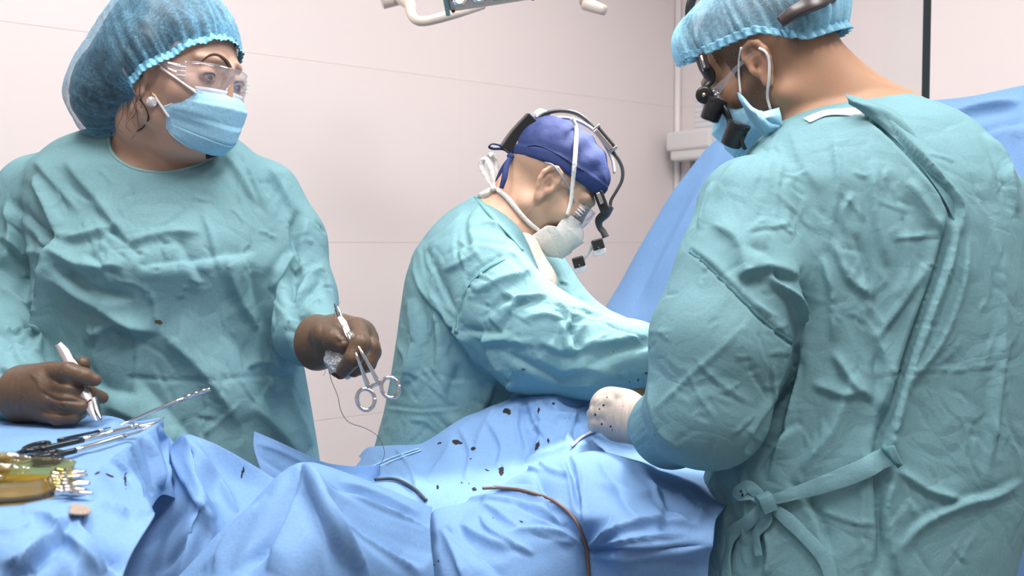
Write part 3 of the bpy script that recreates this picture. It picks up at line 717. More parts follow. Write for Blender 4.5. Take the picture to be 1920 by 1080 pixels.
far_bvh = bvh_of(V5, F5)

# near leg / front drop
G = [
 [(798, 1014, 1.570), (808, 968, 1.610), (860, 960, 1.630), (905, 930, 1.650), (960, 896, 1.670), (1010, 874, 1.690), (1060, 860, 1.700), (1112, 844, 1.710), (1170, 857, 1.700), (1240, 870, 1.690), (1365, 886, 1.650)],
 [(800, 1010, 1.48), (812, 958, 1.50), (862, 945, 1.52), (908, 925, 1.54), (965, 896, 1.56), (1012, 870, 1.57), (1062, 858, 1.58), (1112, 848, 1.59), (1170, 860, 1.58), (1240, 885, 1.57), (1365, 905, 1.54)],
 [(804, 1035, 1.43), (818, 990, 1.43), (868, 975, 1.45), (912, 955, 1.46), (968, 930, 1.48), (1015, 910, 1.50), (1065, 902, 1.49), (1112, 895, 1.50), (1170, 905, 1.49), (1240, 925, 1.48), (1365, 945, 1.46)],
 [(808, 1060, 1.39), (822, 1030, 1.38), (872, 1020, 1.38), (915, 1000, 1.40), (970, 985, 1.41), (1018, 970, 1.43), (1068, 965, 1.44), (1110, 968, 1.41), (1170, 960, 1.40), (1235, 965, 1.41), (1345, 975, 1.42)],
 [(812, 1095, 1.36), (830, 1080, 1.35), (876, 1075, 1.34), (918, 1065, 1.35), (972, 1050, 1.37), (1020, 1035, 1.40), (1075, 1020, 1.43), (1105, 1026, 1.44), (1160, 1028, 1.37), (1230, 1030, 1.37), (1340, 1022, 1.39)],
 [(818, 1200, 1.34), (840, 1180, 1.33), (880, 1170, 1.32), (922, 1160, 1.33), (975, 1150, 1.35), (1025, 1130, 1.38), (1080, 1110, 1.42), (1105, 1100, 1.44), (1160, 1100, 1.40), (1230, 1100, 1.40), (1330, 1090, 1.41)],
 [(820, 1500, 1.34), (845, 1500, 1.33), (880, 1500, 1.32), (922, 1500, 1.33), (975, 1500, 1.35), (1025, 1500, 1.37), (1080, 1500, 1.4), (1105, 1500, 1.42), (1160, 1500, 1.40), (1230, 1500, 1.40), (1330, 1500, 1.41)],
]
cr = [([(1000, 880), (1040, 960), (1085, 1010)], 12, -6, 'f'), ([(900, 905), (960, 925), (1040, 945), (1075, 965)], 7, 4, 'f'), ([(1060, 855), (1078, 900), (1085, 960)], 7, -6, 'f'),
      ([(1100, 1028), (1160, 990), (1240, 975), (1320, 990)], 10, 7, 'f'), ([(1100, 1030), (1200, 1042), (1320, 1022)], 8, -8, 'f'), ([(900, 940), (980, 990), (1075, 1022)], 9, 5, 'f'),
      ([(860, 985), (900, 1010), (960, 1030)], 12, 7, 'f'), ([(940, 960), (1000, 1000), (1060, 1015)], 9, -5, 'f'), ([(1110, 900), (1180, 930), (1260, 920)], 16, 5, 'f'), ([(1220, 880), (1250, 940), (1240, 1000)], 14, -6, 'f'),
      ([(850, 1000), (910, 1050), (960, 1100)], 14, -5, 'f'), ([(1120, 860), (1140, 900), (1200, 990)], 12, 4), ([(825, 990), (850, 1040), (870, 1090)], 12, 5), ([(1000, 855), (1030, 880), (1090, 900)], 6, 3), ([(1180, 1060), (1250, 1055), (1320, 1060)], 9, -4), ([(1270, 920), (1300, 960), (1330, 970)], 12, 5)]
cr += [([(915, 905), (945, 886), (985, 878), (1020, 880)], 4, 3.5, 'f'), ([(930, 912), (970, 905), (1020, 915)], 4, -3, 'f'), ([(1068, 850), (1082, 880), (1090, 940), (1098, 1000)], 4, 4, 'f'), ([(1058, 865), (1072, 900), (1082, 960)], 4, -3, 'f'),
       ([(860, 938), (930, 935), (1000, 950), (1062, 985)], 5, 4, 'f'), ([(960, 940), (1010, 968), (1062, 990)], 4, -4, 'f'), ([(1104, 1030), (1180, 1012), (1290, 1000)], 5, 5, 'f'), ([(1104, 1028), (1140, 1000), (1150, 960)], 5, 4, 'f'),
       ([(1103, 1032), (1060, 1000), (1000, 990), (940, 1000)], 6, 4, 'f'), ([(1215, 900), (1235, 940), (1290, 985)], 5, 3.5, 'f'), ([(900, 965), (920, 1000), (1000, 1040)], 6, 5, 'f'), ([(835, 985), (860, 1010), (900, 1040)], 6, 4, 'f'), ([(1280, 905), (1310, 950), (1300, 990)], 6, 4, 'f')]
near, V6, F6 = sheet('leg_drape', G, DRAPE, None, 18, cr, (.0012, 22), spots=[(925, 970, 1.6, 1.6, 0), (978, 978, 5, 1.8, 12), (812, 1060, 3, 3, 0), (822, 1052, 2, 3, 0), (1255, 984, 1.3, 1.3, 0), (1052, 770, 1, 1, 0)], seed=16)
tag(near, 'creased blue drape over the patient\'s near leg, crossed by an orange-brown cable', 'drape')
near_bvh = bvh_of(V6, F6)

# tall screen drape behind the surgeons
G = [
 [(1118, 600, 2.75), (1160, 530, 2.75), (1210, 440, 2.74), (1265, 350, 2.72), (1330, 268, 2.7), (1420, 215, 2.65), (1540, 195, 2.55), (1670, 183, 2.45), (1745, 186, 2.4), (1830, 178, 2.3), (1925, 156, 2.2), (2050, 130, 2.1)],
 [(1120, 640, 2.66), (1180, 560, 2.68), (1240, 480, 2.66), (1300, 390, 2.65), (1370, 310, 2.64), (1450, 260, 2.6), (1560, 225, 2.5), (1680, 215, 2.42), (1760, 222, 2.35), (1840, 212, 2.27), (1930, 195, 2.17), (2050, 170, 2.07)],
 [(1120, 700, 2.6), (1190, 620, 2.62), (1260, 540, 2.62), (1330, 470, 2.6), (1400, 400, 2.58), (1480, 350, 2.55), (1580, 300, 2.45), (1690, 270, 2.38), (1770, 262, 2.32), (1850, 250, 2.22), (1935, 250, 2.12), (2050, 240, 2.02)],
 [(1120, 800, 2.55), (1200, 760, 2.55), (1280, 700, 2.55), (1360, 640, 2.52), (1430, 580, 2.5), (1500, 530, 2.48), (1600, 480, 2.4), (1700, 430, 2.32), (1780, 400, 2.26), (1860, 380, 2.16), (1940, 370, 2.08), (2050, 360, 1.98)],
 [(1120, 1000, 2.5), (1200, 950, 2.5), (1280, 900, 2.5), (1360, 860, 2.5), (1430, 820, 2.45), (1500, 800, 2.4), (1600, 760, 2.35), (1700, 700, 2.28), (1780, 660, 2.2), (1860, 640, 2.12), (1940, 640, 2.04), (2050, 620, 1.96)],
 [(1120, 1300, 2.5), (1200, 1300, 2.5), (1280, 1300, 2.5), (1360, 1300, 2.5), (1430, 1300, 2.45), (1500, 1300, 2.4), (1600, 1300, 2.35), (1700, 1300, 2.28), (1780, 1300, 2.2), (1860, 1300, 2.12), (1940, 1300, 2.04), (2050, 1300, 1.96)],
]
cr = [([(1360, 270), (1290, 400), (1210, 560)], 20, 8, 'f'), ([(1300, 330), (1230, 470), (1180, 590)], 14, -6, 'f'), ([(1750, 230), (1840, 200), (1920, 190)], 12, 10, 'f'), ([(1820, 262), (1860, 240), (1920, 228)], 8, -8, 'f'), ([(1880, 300), (1900, 260), (1925, 240)], 8, 6)]
ob, V7, F7 = sheet('screen_drape', G, DRAPE, None, 10, cr, (.002, 9), seed=26)
tag(ob, 'tall blue screen drape hung behind the surgeon on the right', 'drape')
# ------------------------------------------------------------------ people kit
def ear_sdf(q, s):
    """q in head frame; s=+1 right ear, -1 left ear"""
    e = lambda y, z, x=.0: (s*(.075+x*.85), y+.002, z-.008)
    d = ell(q, e(.0, .0, .0), (.006, .017, .028))
    d = smin(d, ell(q, e(-.003, .003, .0035), (.005, .018, .027)), .004)
    rim = [e(.012, .004, .002), e(.014, .017, .006), (e(.006, .029, .009)), e(-.006, .031, .012), e(-.016, .024, .015), e(-.020, .010, .016), e(-.018, -.005, .013), e(-.011, -.018, .008), e(-.004, -.028, .004)]
    d = smin(d, chain(q, rim, [.0034, .0038, .0040, .0042, .0044, .0044, .0042, .0040, .0036], .002), .0035)
    d = smin(d, ell(q, e(.002, -.030, .003), (.005, .009, .010)), .005)
    d = smax(d, -ell(q, e(.001, -.004, .013), (.0085, .0085, .014)), .003)
    d = smax(d, -ell(q, e(.003, .019, .0135), (.007, .006, .007)), .002)
    d = smax(d, -ell(q, e(.004, -.004, .006), (.006, .0042, .0048)), .002)
    d = smin(d, chain(q, [e(-.004, .020, .006), e(-.010, .008, .008), e(-.009, -.008, .006), e(-.002, -.016, .005)], [.003, .0035, .0035, .003], .002), .003)
    d = smin(d, ell(q, e(.012, -.006, .004), (.005, .005, .008)), .003)
    return d
def head_sdf(q, jaw=1.0, cheek=1.0, nose=1.0, brow=1.0):
    d = ell(q, (0, -.010, .030), (.076, .094, .086))
    d = smin(d, ell(q, (0, .028, -.026), (.063*cheek, .062, .076)), .03)
    for s in (-1, 1):
        d = smin(d, cap(q, (s*.054*jaw, -.002, -.062), (s*.016, .064, -.092), .017*jaw, .014), .025)
        d = smin(d, ell(q, (s*.042*cheek, .058, -.030), (.022, .022, .022)), .02)
        d = smin(d, cap(q, (s*.012, .092, .022), (s*.046, .074, .020), .009*brow, .008*brow), .012)
    d = smin(d, cap(q, (0, .072, -.094), (0, .068, -.088), .017, .02), .02)
    for s in (-1, 1): d = smax(d, -ell(q, (s*.032, .102, -.002), (.019, .020, .014)), .012)
    d = smin(d, cap(q, (0, .092, .010), (0, .116*nose, -.034), .0075, .0115), .012)
    for s in (-1, 1):
        d = smin(d, ell(q, (s*.011, .103-.115*(1-nose), -.038), (.0085, .011, .008)), .006)
        d = smin(d, ell(q, (s*.032, .079, -.003), (.0145, .0135, .0120)), .004)       # lids over the eyeball
        d = smax(d, -ell(q, (s*.033, .0920, -.0045), (.0130, .010, .0038)), .0015)     # lid opening
    d = smin(d, cap(q, (-.018, .085, -.066), (.018, .085, -.066), .008), .012)
    d = smin(d, cap(q, (-.015, .084, -.078), (.015, .084, -.078), .008), .010)
    for s in (1, -1):
        d = smin(d, ear_sdf(q, s), .006)
    return d
class Head:
    def __init__(s, loc, F, roll=0, scale=1.0):
        s.loc = np.asarray(loc, float); R = frame(F)
        if roll:
            c, n = math.cos(math.radians(roll)), math.sin(math.radians(roll))
            R = R@np.array([[c, 0, n], [0, 1, 0], [-n, 0, c]])
        s.R = R; s.k = scale
    def q(s, V): return (V-s.loc)@s.R/s.k
    def w(s, p): return s.loc+(np.atleast_2d(p)*s.k)@s.R.T if np.ndim(p) > 1 else s.loc+s.R@(np.asarray(p, float)*s.k)
    def wd(s, v): return s.R@np.asarray(v, float)
def mesh_iso(name, f, lo, hi, h, mat, parent=None, sm=2, cr=None, disp=None, pn=None, keep=None, wav=None, gain=1, cs=4, band=2.0):
    V, Fq = iso(f, lo, hi, h, cs, band)
    V = smooth_v(V, Fq, sm)
    if cr is not None or disp is not None or wav:
        N_ = vnormals(V, Fq)
        D = np.zeros(len(V))
        if cr is not None: D += creases(V, N_, cr, gain)
        if disp is not None: D += disp(V, N_)
        if wav:
            for (a_, fr, sd) in wav: D += waves(V, sd, a_, fr)
        if pn is not None: N_ = N_-(N_@pn)[:, None]*pn; N_ /= np.linalg.norm(N_, axis=1)[:, None]+1e-6
        V = V+N_*D[:, None]
        V = smooth_v(V, Fq, 1, .4)
    if keep is not None:
        pass
    if keep is not None:
        k = keep(V); fm = k[Fq].all(1); Fq = Fq[fm]
        used = np.unique(Fq); mp = -np.ones(len(V), np.int64); mp[used] = np.arange(len(used)); V = V[used]; Fq = mp[Fq]
    ob = raw_mesh(name, V, Fq, mat, parent)
    return ob, V, Fq
def sstep(x, a, b): t = np.clip((x-a)/(b-a), 0, 1); return t*t*(3-2*t)
def eye_parts(H, parent, gaze=(0, 1, -.25), iris=(.10, .06, .03), sides=(1, -1)):
    EW = EYEW; EI = simple('iris', iris, .15); EP = simple('pupil', (.005,)*3, .05)
    for s in sides:
        c = H.w((s*.032, .0782, -.0035)); r = .0125*H.k
        g = H.wd(np.array(gaze)/np.linalg.norm(gaze))
        b = MB(); b.lathe([(-r, .0001)]+[(-r*math.cos(a), r*math.sin(a)) for a in np.linspace(.2, math.pi-.2, 14)]+[(r, .0001)], c, g, 20)
        e = b.build('eyeball', EW, parent)
        b = MB(); ls_ = []
        for t in np.linspace(-1, 1, 9): ls_.append(H.w((s*(.033+.0125*t), .0782+.0137*math.cos(t*1.05)*(1 if abs(t) < .9 else .96), -.0045+.0046*(1-t*t)-.0005)))
        b.tube(ls_, [.0004, .0010, .0012, .0010, .0005], 6, 3); b.build('eyelashes', simple('lash', (.01, .008, .008), .6), parent)
        b = MB(); b.lathe([(r*.90, .0058*H.k), (r*.96, .0050*H.k), (r*1.03, .002*H.k), (r*1.04, .0001)], c, g, 20); b.build('iris', EI, e)
        b = MB(); b.lathe([(r*1.0, .0026*H.k), (r*1.045, .0022*H.k), (r*1.05, .0001)], c, g, 16); b.build('pupil', EP, e)
EYEW = simple('eye_white', (.72, .68, .66), .15)
def mask_mesh(H, name, mat, parent, top=None, pleats=True, tuck=.0, ysv=None, zse=.026, zt=-.018, zb=-.112, side=.060, puff=1.0):
    """pleated face mask modelled in the head's own frame: rows top to bottom, columns ear to ear"""
    rows = []
    nv, nu = 40, 48
    for i in range(nv+1):
        v = i/nv
        row = []
        for j in range(nu+1):
            u = -1+2*j/nu; a = abs(u)
            zc = zt+(zb-zt)*v
            # centre profile: over the nose, out over the lips, under the chin
            yc = np.interp(v, [0, .12, .25, .45, .65, .82, .93, 1], [.103, .122, .130, .126, .121, .113, .098, .078])*puff
            zz = np.interp(v, [0, .12, .25, .45, .65, .82, .93, 1], [zt, zt-.012, zt-.025, zt-.048, zt-.075, zb+.012, zb, zb+.002])
            ys = (np.interp(v, [0, .35, .6, 1], [.058, .054, .036, .022]) if ysv is None else np.interp(v, *ysv))-tuck
            zs = np.interp(v, [0, .3, .7, 1], [zt-.006, zt-.026, zt-.05, zb+zse])
            xs = side*np.interp(v, [0, .5, 1], [1.0, 1.03, .86])
            ang = a*math.pi/2
            e = .85
            x = math.copysign(xs*math.sin(ang)**e, u) if a > 0 else 0
            w = 1-math.cos(ang)**(1.15)
            y = yc+(ys-yc)*w; z = zz+(zs-zz)*(a**1.5)
            if pleats:
                ph = v*4.2; fr = ph-math.floor(ph)
                y += (.0028*(1-fr) if .15 < v < .9 else 0)*(1-a**4)
            row.append(H.w((x, y, z)))
        rows.append(row)
    g = np.array(rows); R_, Cn = g.shape[:2]; V = g.reshape(-1, 3)
    I = np.arange(R_*Cn).reshape(R_, Cn)
    Fq = np.stack([I[:-1, :-1], I[:-1, 1:], I[1:, 1:], I[1:, :-1]], -1).reshape(-1, 4)
    N_ = vnormals(V, Fq)
    if (N_*(V-H.loc)).sum(1).mean() < 0: Fq = Fq[:, ::-1].copy()
    ob = raw_mesh(name, V, Fq, mat, parent)
    s = ob.modifiers.new('thickness', 'SOLIDIFY'); s.thickness = .0012; s.offset = 1
    return ob, g, V, Fq
def rim_tube(g, which):
    return {'top': g[0], 'bottom': g[-1], 'left': g[:, 0], 'right': g[:, -1]}[which]
def finger(Q, pts, r, k=.003): return chain(Q, pts, r, k)
RUB_W = cloth('glove_cream', (.42, .37, .33), rough=.45, crumple=.04, cscale=25, fine=.1, stain=(.03, .02, .015))
RUB_B = cloth('glove_brown', (.120, .076, .050), rough=.38, crumple=.10, cscale=45, fine=.1, stain=(.12, .05, .015))
CLEAR = clearmat('clear_visor', (.97, .98, 1), .045, .02, .35)
CLEARD = clearmat('clear_frame', (.95, .96, .98), .10, .06, .35)
ELAST = simple('white_elastic', (.85, .82, .82), .6)
MASKB = cloth('mask_blue', (.33, .62, .80), rough=.75, crumple=.10, cscale=20, fine=.3)
MASKW = cloth('mask_white', (.88, .84, .80), rough=.75, crumple=.15, cscale=20, fine=.3, transl=.2)

def body_mesh(parent, mat, f, H, blo, bhi, hr, nlo, nhi, zcut):
    """the whole figure as one mesh: fine head and neck, coarser trunk and limbs"""
    V1_, F1_ = iso(lambda Q: np.maximum(f(Q), zcut-Q[:, 2]), nlo, nhi, hr, 4, 2.5); V1_ = smooth_v(V1_, F1_, 1, .4)
    V2_, F2_ = iso(lambda Q: np.maximum(f(Q), Q[:, 2]-zcut-.02), blo, bhi, .010, 4); V2_ = smooth_v(V2_, F2_, 1)
    V_ = np.vstack([V1_, V2_]); F_ = np.vstack([F1_, F2_+len(V1_)])
    return raw_mesh('body', V_, F_, mat, parent), V_, F_
def brow_strip(bv, pts, w, parent, col, d0, name='eyebrow'):
    pp, nn = on(bv, pts, .0012, d0); b = MB(); b.ribbon(pp, w, .0008, nn, 5); return b.build(name, simple('brow_hair', col, .7), parent)

def rim_loop(V, hole, outer, c, n=90, tol=.007, it=4):
    """rim where an opening cuts a garment: ordered by angle about the opening's centre"""
    k = (np.abs(hole(V)) < tol) & (np.abs(outer(V)) < tol); W = V[k]
    view = c-C0; view /= np.linalg.norm(view); a = np.cross(view, [0, 0, 1.]); a /= np.linalg.norm(a); b_ = np.cross(a, view)
    th = np.arctan2((W-c)@b_, (W-c)@a); out = []
    for i in range(n):
        t = -math.pi+2*math.pi*(i+.5)/n; m = np.abs((th-t+math.pi) % (2*math.pi)-math.pi) < .09
        if m.sum() > 2: out.append(W[m].mean(0))
    p = np.array(out)
    for _ in range(it): p = .5*p+.25*(np.roll(p, 1, 0)+np.roll(p, -1, 0))
    return np.vstack([p, p[:1]])

def wrinkles(seed, n, x0, x1, y0, y1, ang, spread, ln=(25, 75), w=(2.6, 4.2), amp=(1.0, 2.2)):
    """small crisp creases of stiff non-woven cloth"""
    r = random.Random(seed); out = []
    for _ in range(n):
        x = r.uniform(x0, x1); y = r.uniform(y0, y1); a = math.radians(r.gauss(ang, spread)); L_ = r.uniform(*ln)
        dx, dy = math.cos(a)*L_/2, math.sin(a)*L_/2; bx, by = -dy*r.uniform(-.25, .25), dx*r.uniform(-.25, .25)
        out.append(([(x-dx, y-dy), (x+bx, y+by), (x+dx, y+dy)], r.uniform(*w), r.choice((-1, 1))*r.uniform(*amp), 'f'))
        if r.random() < .4:     # forked crease
            a2 = a+r.choice((-1, 1))*r.uniform(.4, .9); l2 = L_*r.uniform(.3, .6)
            out.append(([(x+bx, y+by), (x+bx+math.cos(a2)*l2, y+by+math.sin(a2)*l2)], r.uniform(*w), r.choice((-1, 1))*r.uniform(*amp), 'f'))
    return out
# ------------------------------------------------------------------ woman with brown gloves (left)
wo = empty('person', None); tag(wo, 'person in teal gown and blue bouffant cap holding tweezers and scissors, at left', 'person')
HA = Head(P(334, 138, 1.54), (math.sin(math.radians(67)), -math.cos(math.radians(67)), -.13), -2, 1.04)
SL = [(222, 262, 366, 1.66, .05), (232, 218, 398, 1.66, .075), (246, 165, 425, 1.66, .09), (262, 118, 448, 1.66, .10), (285, 92, 474, 1.66, .115), (320, 60, 512, 1.65, .135), (380, 55, 545, 1.65, .15),
      (450, 72, 556, 1.64, .17), (500, 85, 560, 1.63, .18), (560, 80, 548, 1.64, .17), (640, 72, 556, 1.645, .168), (740, 62, 574, 1.645, .178), (860, 52, 594, 1.645, .182), (1000, 45, 610, 1.65, .185), (1450, 20, 650, 1.66, .2)]
torA = column(SL)
armR = ([P(492, 372, 1.665), P(538, 455, 1.66), P(560, 560, 1.62), P(578, 622, 1.53), P(594, 642, 1.475)], [.066, .063, .060, .050, .035])
armL = ([P(80, 375, 1.665), P(30, 480, 1.66), P(0, 600, 1.62), P(6, 690, 1.50), P(22, 726, 1.435), P(40, 739, 1.40)], [.078, .078, .072, .062, .050, .037])
def gownA(Q):
    d = torA(Q)
    d = smin(d, chain(Q, *armR, k=.02), .018); d = smin(d, chain(Q, *armL, k=.02), .018)
    return d
holeA = lambda Q: ell(Q, P(316, 250, 1.575), (.088, .12, .073))
gA = norm_sdf(gownA)
CRA = [
 # right (her left) armpit and bust
 ([(560, 395), (548, 430), (556, 480), (552, 520)], 10, -7, 'f'), ([(556, 470), (530, 500), (505, 545)], 9, 6, 'f'), ([(545, 500), (548, 560), (560, 640)], 12, -9, 'f'),
 ([(420, 290), (450, 330), (480, 385)], 7, 4), ([(440, 285), (475, 320), (505, 370)], 6, -3.5), ([(455, 282), (470, 330), (500, 400)], 5, 3), ([(500, 310), (530, 360), (548, 400)], 9, 5),
 # left armpit
 ([(60, 330), (90, 390), (110, 450)], 14, 9, 'f'), ([(20, 380), (60, 420), (105, 450)], 12, -8, 'f'), ([(112, 440), (92, 500), (80, 600), (60, 660)], 12, 14, 'f'),
 ([(100, 470), (150, 500), (230, 500)], 12, 8, 'f'), ([(105, 500), (170, 545), (250, 560)], 12, -7, 'f'), ([(110, 450), (165, 440), (220, 420)], 10, 5, 'f'), ([(160, 475), (200, 505), (220, 510)], 8, -5, 'f'),
 ([(100, 520), (160, 560), (240, 610), (300, 625)], 16, 7, 'f'), ([(190, 420), (230, 450), (262, 480)], 9, -5, 'f'), ([(175, 380), (215, 420), (250, 470)], 8, 3.5),
 ([(120, 300), (160, 350), (215, 410)], 18, 5, 'f'), ([(60, 300), (100, 340), (150, 400)], 14, 4),
 # bust line
 ([(230, 460), (300, 440), (380, 436)], 12, 4), ([(250, 500), (310, 490), (400, 480), (480, 470)], 14, -4), ([(330, 440), (350, 480), (390, 540)], 12, -4), ([(420, 470), (440, 540), (480, 620)], 14, 4, 'f'),
 ([(380, 400), (400, 460), (415, 520)], 8, 3), ([(470, 480), (480, 560), (510, 660)], 12, -4, 'f'), ([(530, 520), (515, 600), (520, 680)], 11, 4, 'f'), ([(360, 370), (385, 376), (395, 372)], 4, 2),
 # waist drape
 ([(240, 590), (255, 660), (245, 740)], 4, 1.6), ([(160, 640), (220, 610), (270, 640)], 16, 5, 'f'), ([(150, 700), (200, 730), (260, 740)], 20, -6, 'f'), ([(240, 708), (330, 712), (400, 714)], 4, 1.8, 's'),
 ([(300, 620), (380, 700), (450, 800)], 34, 8, 'f'), ([(420, 600), (480, 700), (540, 810)], 30, -7, 'f'), ([(200, 760), (280, 800), (340, 850)], 24, 6, 'f'), ([(460, 690), (500, 680), (545, 700)], 8, 3),
 ([(250, 700), (300, 760), (380, 850)], 22, -6, 'f'), ([(470, 760), (520, 810), (560, 860)], 20, 6), ([(420, 712), (470, 706), (560, 700)], 4, 1.5, 's'), ([(540, 720), (560, 780), (580, 840)], 12, 5),
 # right sleeve
 ([(575, 410), (560, 470), (570, 520)], 9, 5, 'f'), ([(606, 500), (575, 520), (545, 575)], 9, 7, 'f'), ([(600, 530), (565, 560), (540, 600)], 7, -6, 'f'), ([(600, 560), (570, 575), (545, 610)], 7, 5, 'f'),
 ([(590, 585), (560, 600), (550, 650)], 7, -6, 'f'), ([(540, 590), (570, 640), (600, 690)], 8, 5, 'f'), ([(552, 620), (560, 660), (590, 695)], 8, -5), ([(570, 600), (575, 650), (585, 690)], 5, 3),
 # left sleeve
 ([(10, 380), (20, 440), (0, 500)], 14, 8, 'f'), ([(45, 420), (60, 480), (60, 540)], 12, -7, 'f'), ([(0, 440), (40, 470), (85, 480)], 10, 7, 'f'), ([(0, 540), (40, 570), (80, 560)], 12, 6, 'f'),
 ([(0, 600), (30, 620), (80, 600)], 9, -7, 'f'), ([(0, 628), (40, 615), (78, 630)], 8, 7, 'f'), ([(0, 660), (30, 640), (70, 655)], 7, -6, 'f'), ([(0, 690), (30, 700), (50, 690)], 6, 4), ([(20, 640), (40, 680), (60, 690)], 6, 4), ([(0, 720), (20, 740), (20, 780)], 6, -4),
 ([(25, 420), (60, 450), (92, 475)], 3, 2, 's'),
]
def foldA(V, N_): return .0
lo = P(-90, 700, 1.9); 
CRA += wrinkles(11, 40, 110, 540, 330, 560, 70, 40)+wrinkles(12, 40, 100, 560, 560, 840, 80, 30, (35, 110))+wrinkles(13, 22, 545, 612, 420, 690, 20, 25, (15, 45))+wrinkles(14, 26, 0, 95, 380, 760, 15, 30, (18, 50))
gw, VA, FA = mesh_iso('gown', lambda Q: smax(gA(Q), -holeA(Q), .006), (-.98, 1.30, .30), (-.22, 1.90, 1.52), .0037, GOWN, wo, 2, CRA, wav=[(.0016, 13, 3)], gain=1.8)
stain_attr(gw, VA, [(296, 604, 9, 5, 10), (280, 603, 3, 2, 0), (335, 722, 2, 2, 0)])
gA_bvh = bvh_of(VA, FA)
def bodyA(Q):
    q = HA.q(Q)
    d = head_sdf(q, 1.08, 1.06, nose=.79, brow=.45)*HA.k
    d = smin(d, cap(Q, HA.w((0, -.040, -.075)), P(300, 290, 1.66), .054, .072), .014)
    d = smin(d, ell(Q, HA.w((0, .025, -.108)), (.040, .040, .020)), .03)
    d = smin(d, torA(Q)+.018, .035)
    for (p, r) in ((armR, .026), (armL, .028)):
        d = smin(d, chain(Q, p[0], [max(a-r, .024) for a in p[1]], k=.02), .02)
    for sx in (-1, 1):
        d = smin(d, chain(Q, [P(330, 1200, 1.65)+np.array([sx*.09, 0, 0]), (-.58+sx*.1, 1.68, .5), (-.58+sx*.1, 1.69, .09), (-.58+sx*.11, 1.58, .045)], [.11, .065, .042, .04], .02), .03)
    return d
SKA = skinmat('skin_woman', (.52, .34, .26), (.018, .012, .01))
hlo, hhi = bnd(190, 480, -60, 330, 1.40, 1.80)
bo, V, Fq = body_mesh(wo, SKA, bodyA, HA, (-.98, 1.30, .0), (-.20, 1.95, 1.50), .0018, hlo-.02, hhi+.02, P(300, 345, 1.6)[2])
q = HA.q(V)
def brow(q, s, th=.0042, arch=.008):
    x = s*q[:, 0]; t = np.clip((x-.012)/.042, 0, 1)
    zc = .019+arch*np.sin(t*math.pi*.80)-.004*t
    w = th*(1-.65*t)
    return (1-sstep(np.abs(q[:, 2]-zc), w*.6, w*1.1))*(x > .010)*(x < .056)*(q[:, 1] > .04)
hair = np.zeros(len(V))
for s in (1, -1):
    dx = (s*q[:, 0]-.032)/.0145; z_ = q[:, 2]+.0012-.0032*(1-dx**2)
    hair = 0*np.maximum(hair, (np.abs(dx) < 1)*(1-sstep(np.abs(z_), .0005, .0026))*(q[:, 1] > .07)*.9)
attr(bo, 'hair', hair); attr(bo, 'red', np.zeros(len(V)))
bA_bvh = bvh_of(V, Fq)
brow_strip(bA_bvh, [(374, 121), (382, 111), (393, 104), (406, 103), (418, 109), (426, 118), (431, 128)], [.0008, .0018, .0028, .0038, .0050, .0062, .0064], wo, (.045, .018, .016), 1.43)
eye_parts(HA, wo, (.15, 1, -.50), (.16, .12, .08))
HAIR = simple('dark_brown_hair', (.018, .012, .010), .45)
# cap: one puffed bag gathered on a band that runs from the forehead under the ear to the nape
bn = np.array([.0, .80, -.60])           # band plane normal in head frame (towards the face)
plA = lambda q: q[:, 1]*.70-q[:, 2]*.71-.024
def capA(Q):
    q = HA.q(Q)
    d = ell(q, (0, -.022, .038), (.092, .113, .102))
    d = smin(d, ell(q, (.004, -.115, -.040), (.078, .066, .076)), .06)
    for s in (-1, 1): d = smin(d, ell(q, (s*.080, -.004, .008), (.022, .034, .045)), .03)
    pl = plA(q)
    return HA.k*smax(d, pl, .001)
mesh_iso('hair', lambda Q: smax(capA(Q)+.0078, HA.k*(plA(HA.q(Q))+.003), .004), *bnd(120, 510, -90, 270, 1.32, 1.88), .005, HAIR, wo, 1, wav=[(.0022, 60, 5), (.001, 160, 6)])
def ruffA(V, N_):
    q = HA.q(V); bd = -plA(q)                     # distance behind the band
    th = np.arctan2(q[:, 0], q[:, 2]*.70+q[:, 1]*.71+.02)
    near = np.exp(-np.clip(bd, 0, 1)/.03)
    r = np.random.RandomState(2)
    D = .0042*near*np.sin(th*58+3*np.sin(th*7))+.003*np.exp(-bd/.09)*np.sin(th*23+2*np.sin(th*5)+bd*30)
    D += .005*near*-1
    return D+waves(V, 8, .0045, 38, 18)
NETA = netmat('cap_net_blue', (.12, .38, .58), .12, (.42, .74, .90), 75)
cp, VC, FC = mesh_iso('bouffant_cap', capA, *bnd(120, 510, -90, 270, 1.32, 1.88), .0034, NETA, wo, 2, disp=ruffA, pn=HA.wd((0, .70, -.71))/np.linalg.norm((.7, .71)), keep=lambda V: plA(HA.q(V)) < -.004)
D = waves(VC, 8, 1, 38, 18); q = HA.q(VC)
th_ = np.arctan2(q[:, 0], q[:, 2]*.70+q[:, 1]*.71+.02)
pl_ = np.abs(np.sin(th_*17+waves(VC, 77, 1.1, 9, 5)-plA(q)*9))
fold = .38*np.exp(-pl_/.05)*np.exp(plA(q)/.16)+.45*np.exp(np.clip(plA(q), -.3, 0)/.010)
kr = np.sqrt(q[:, 0]**2+(q[:, 1]-.09)**2+(q[:, 2]-.062)**2); ka = np.arctan2(q[:, 0], q[:, 2]-.062)
fold = fold+.75*np.exp(-kr/.045)*(.45+.55*np.abs(np.sin(ka*7+kr*60)))+.35*np.exp(-np.abs(np.sin(ka*6+kr*25))/.08)*np.exp(-kr/.10)
attr(cp, 'fold', fold)
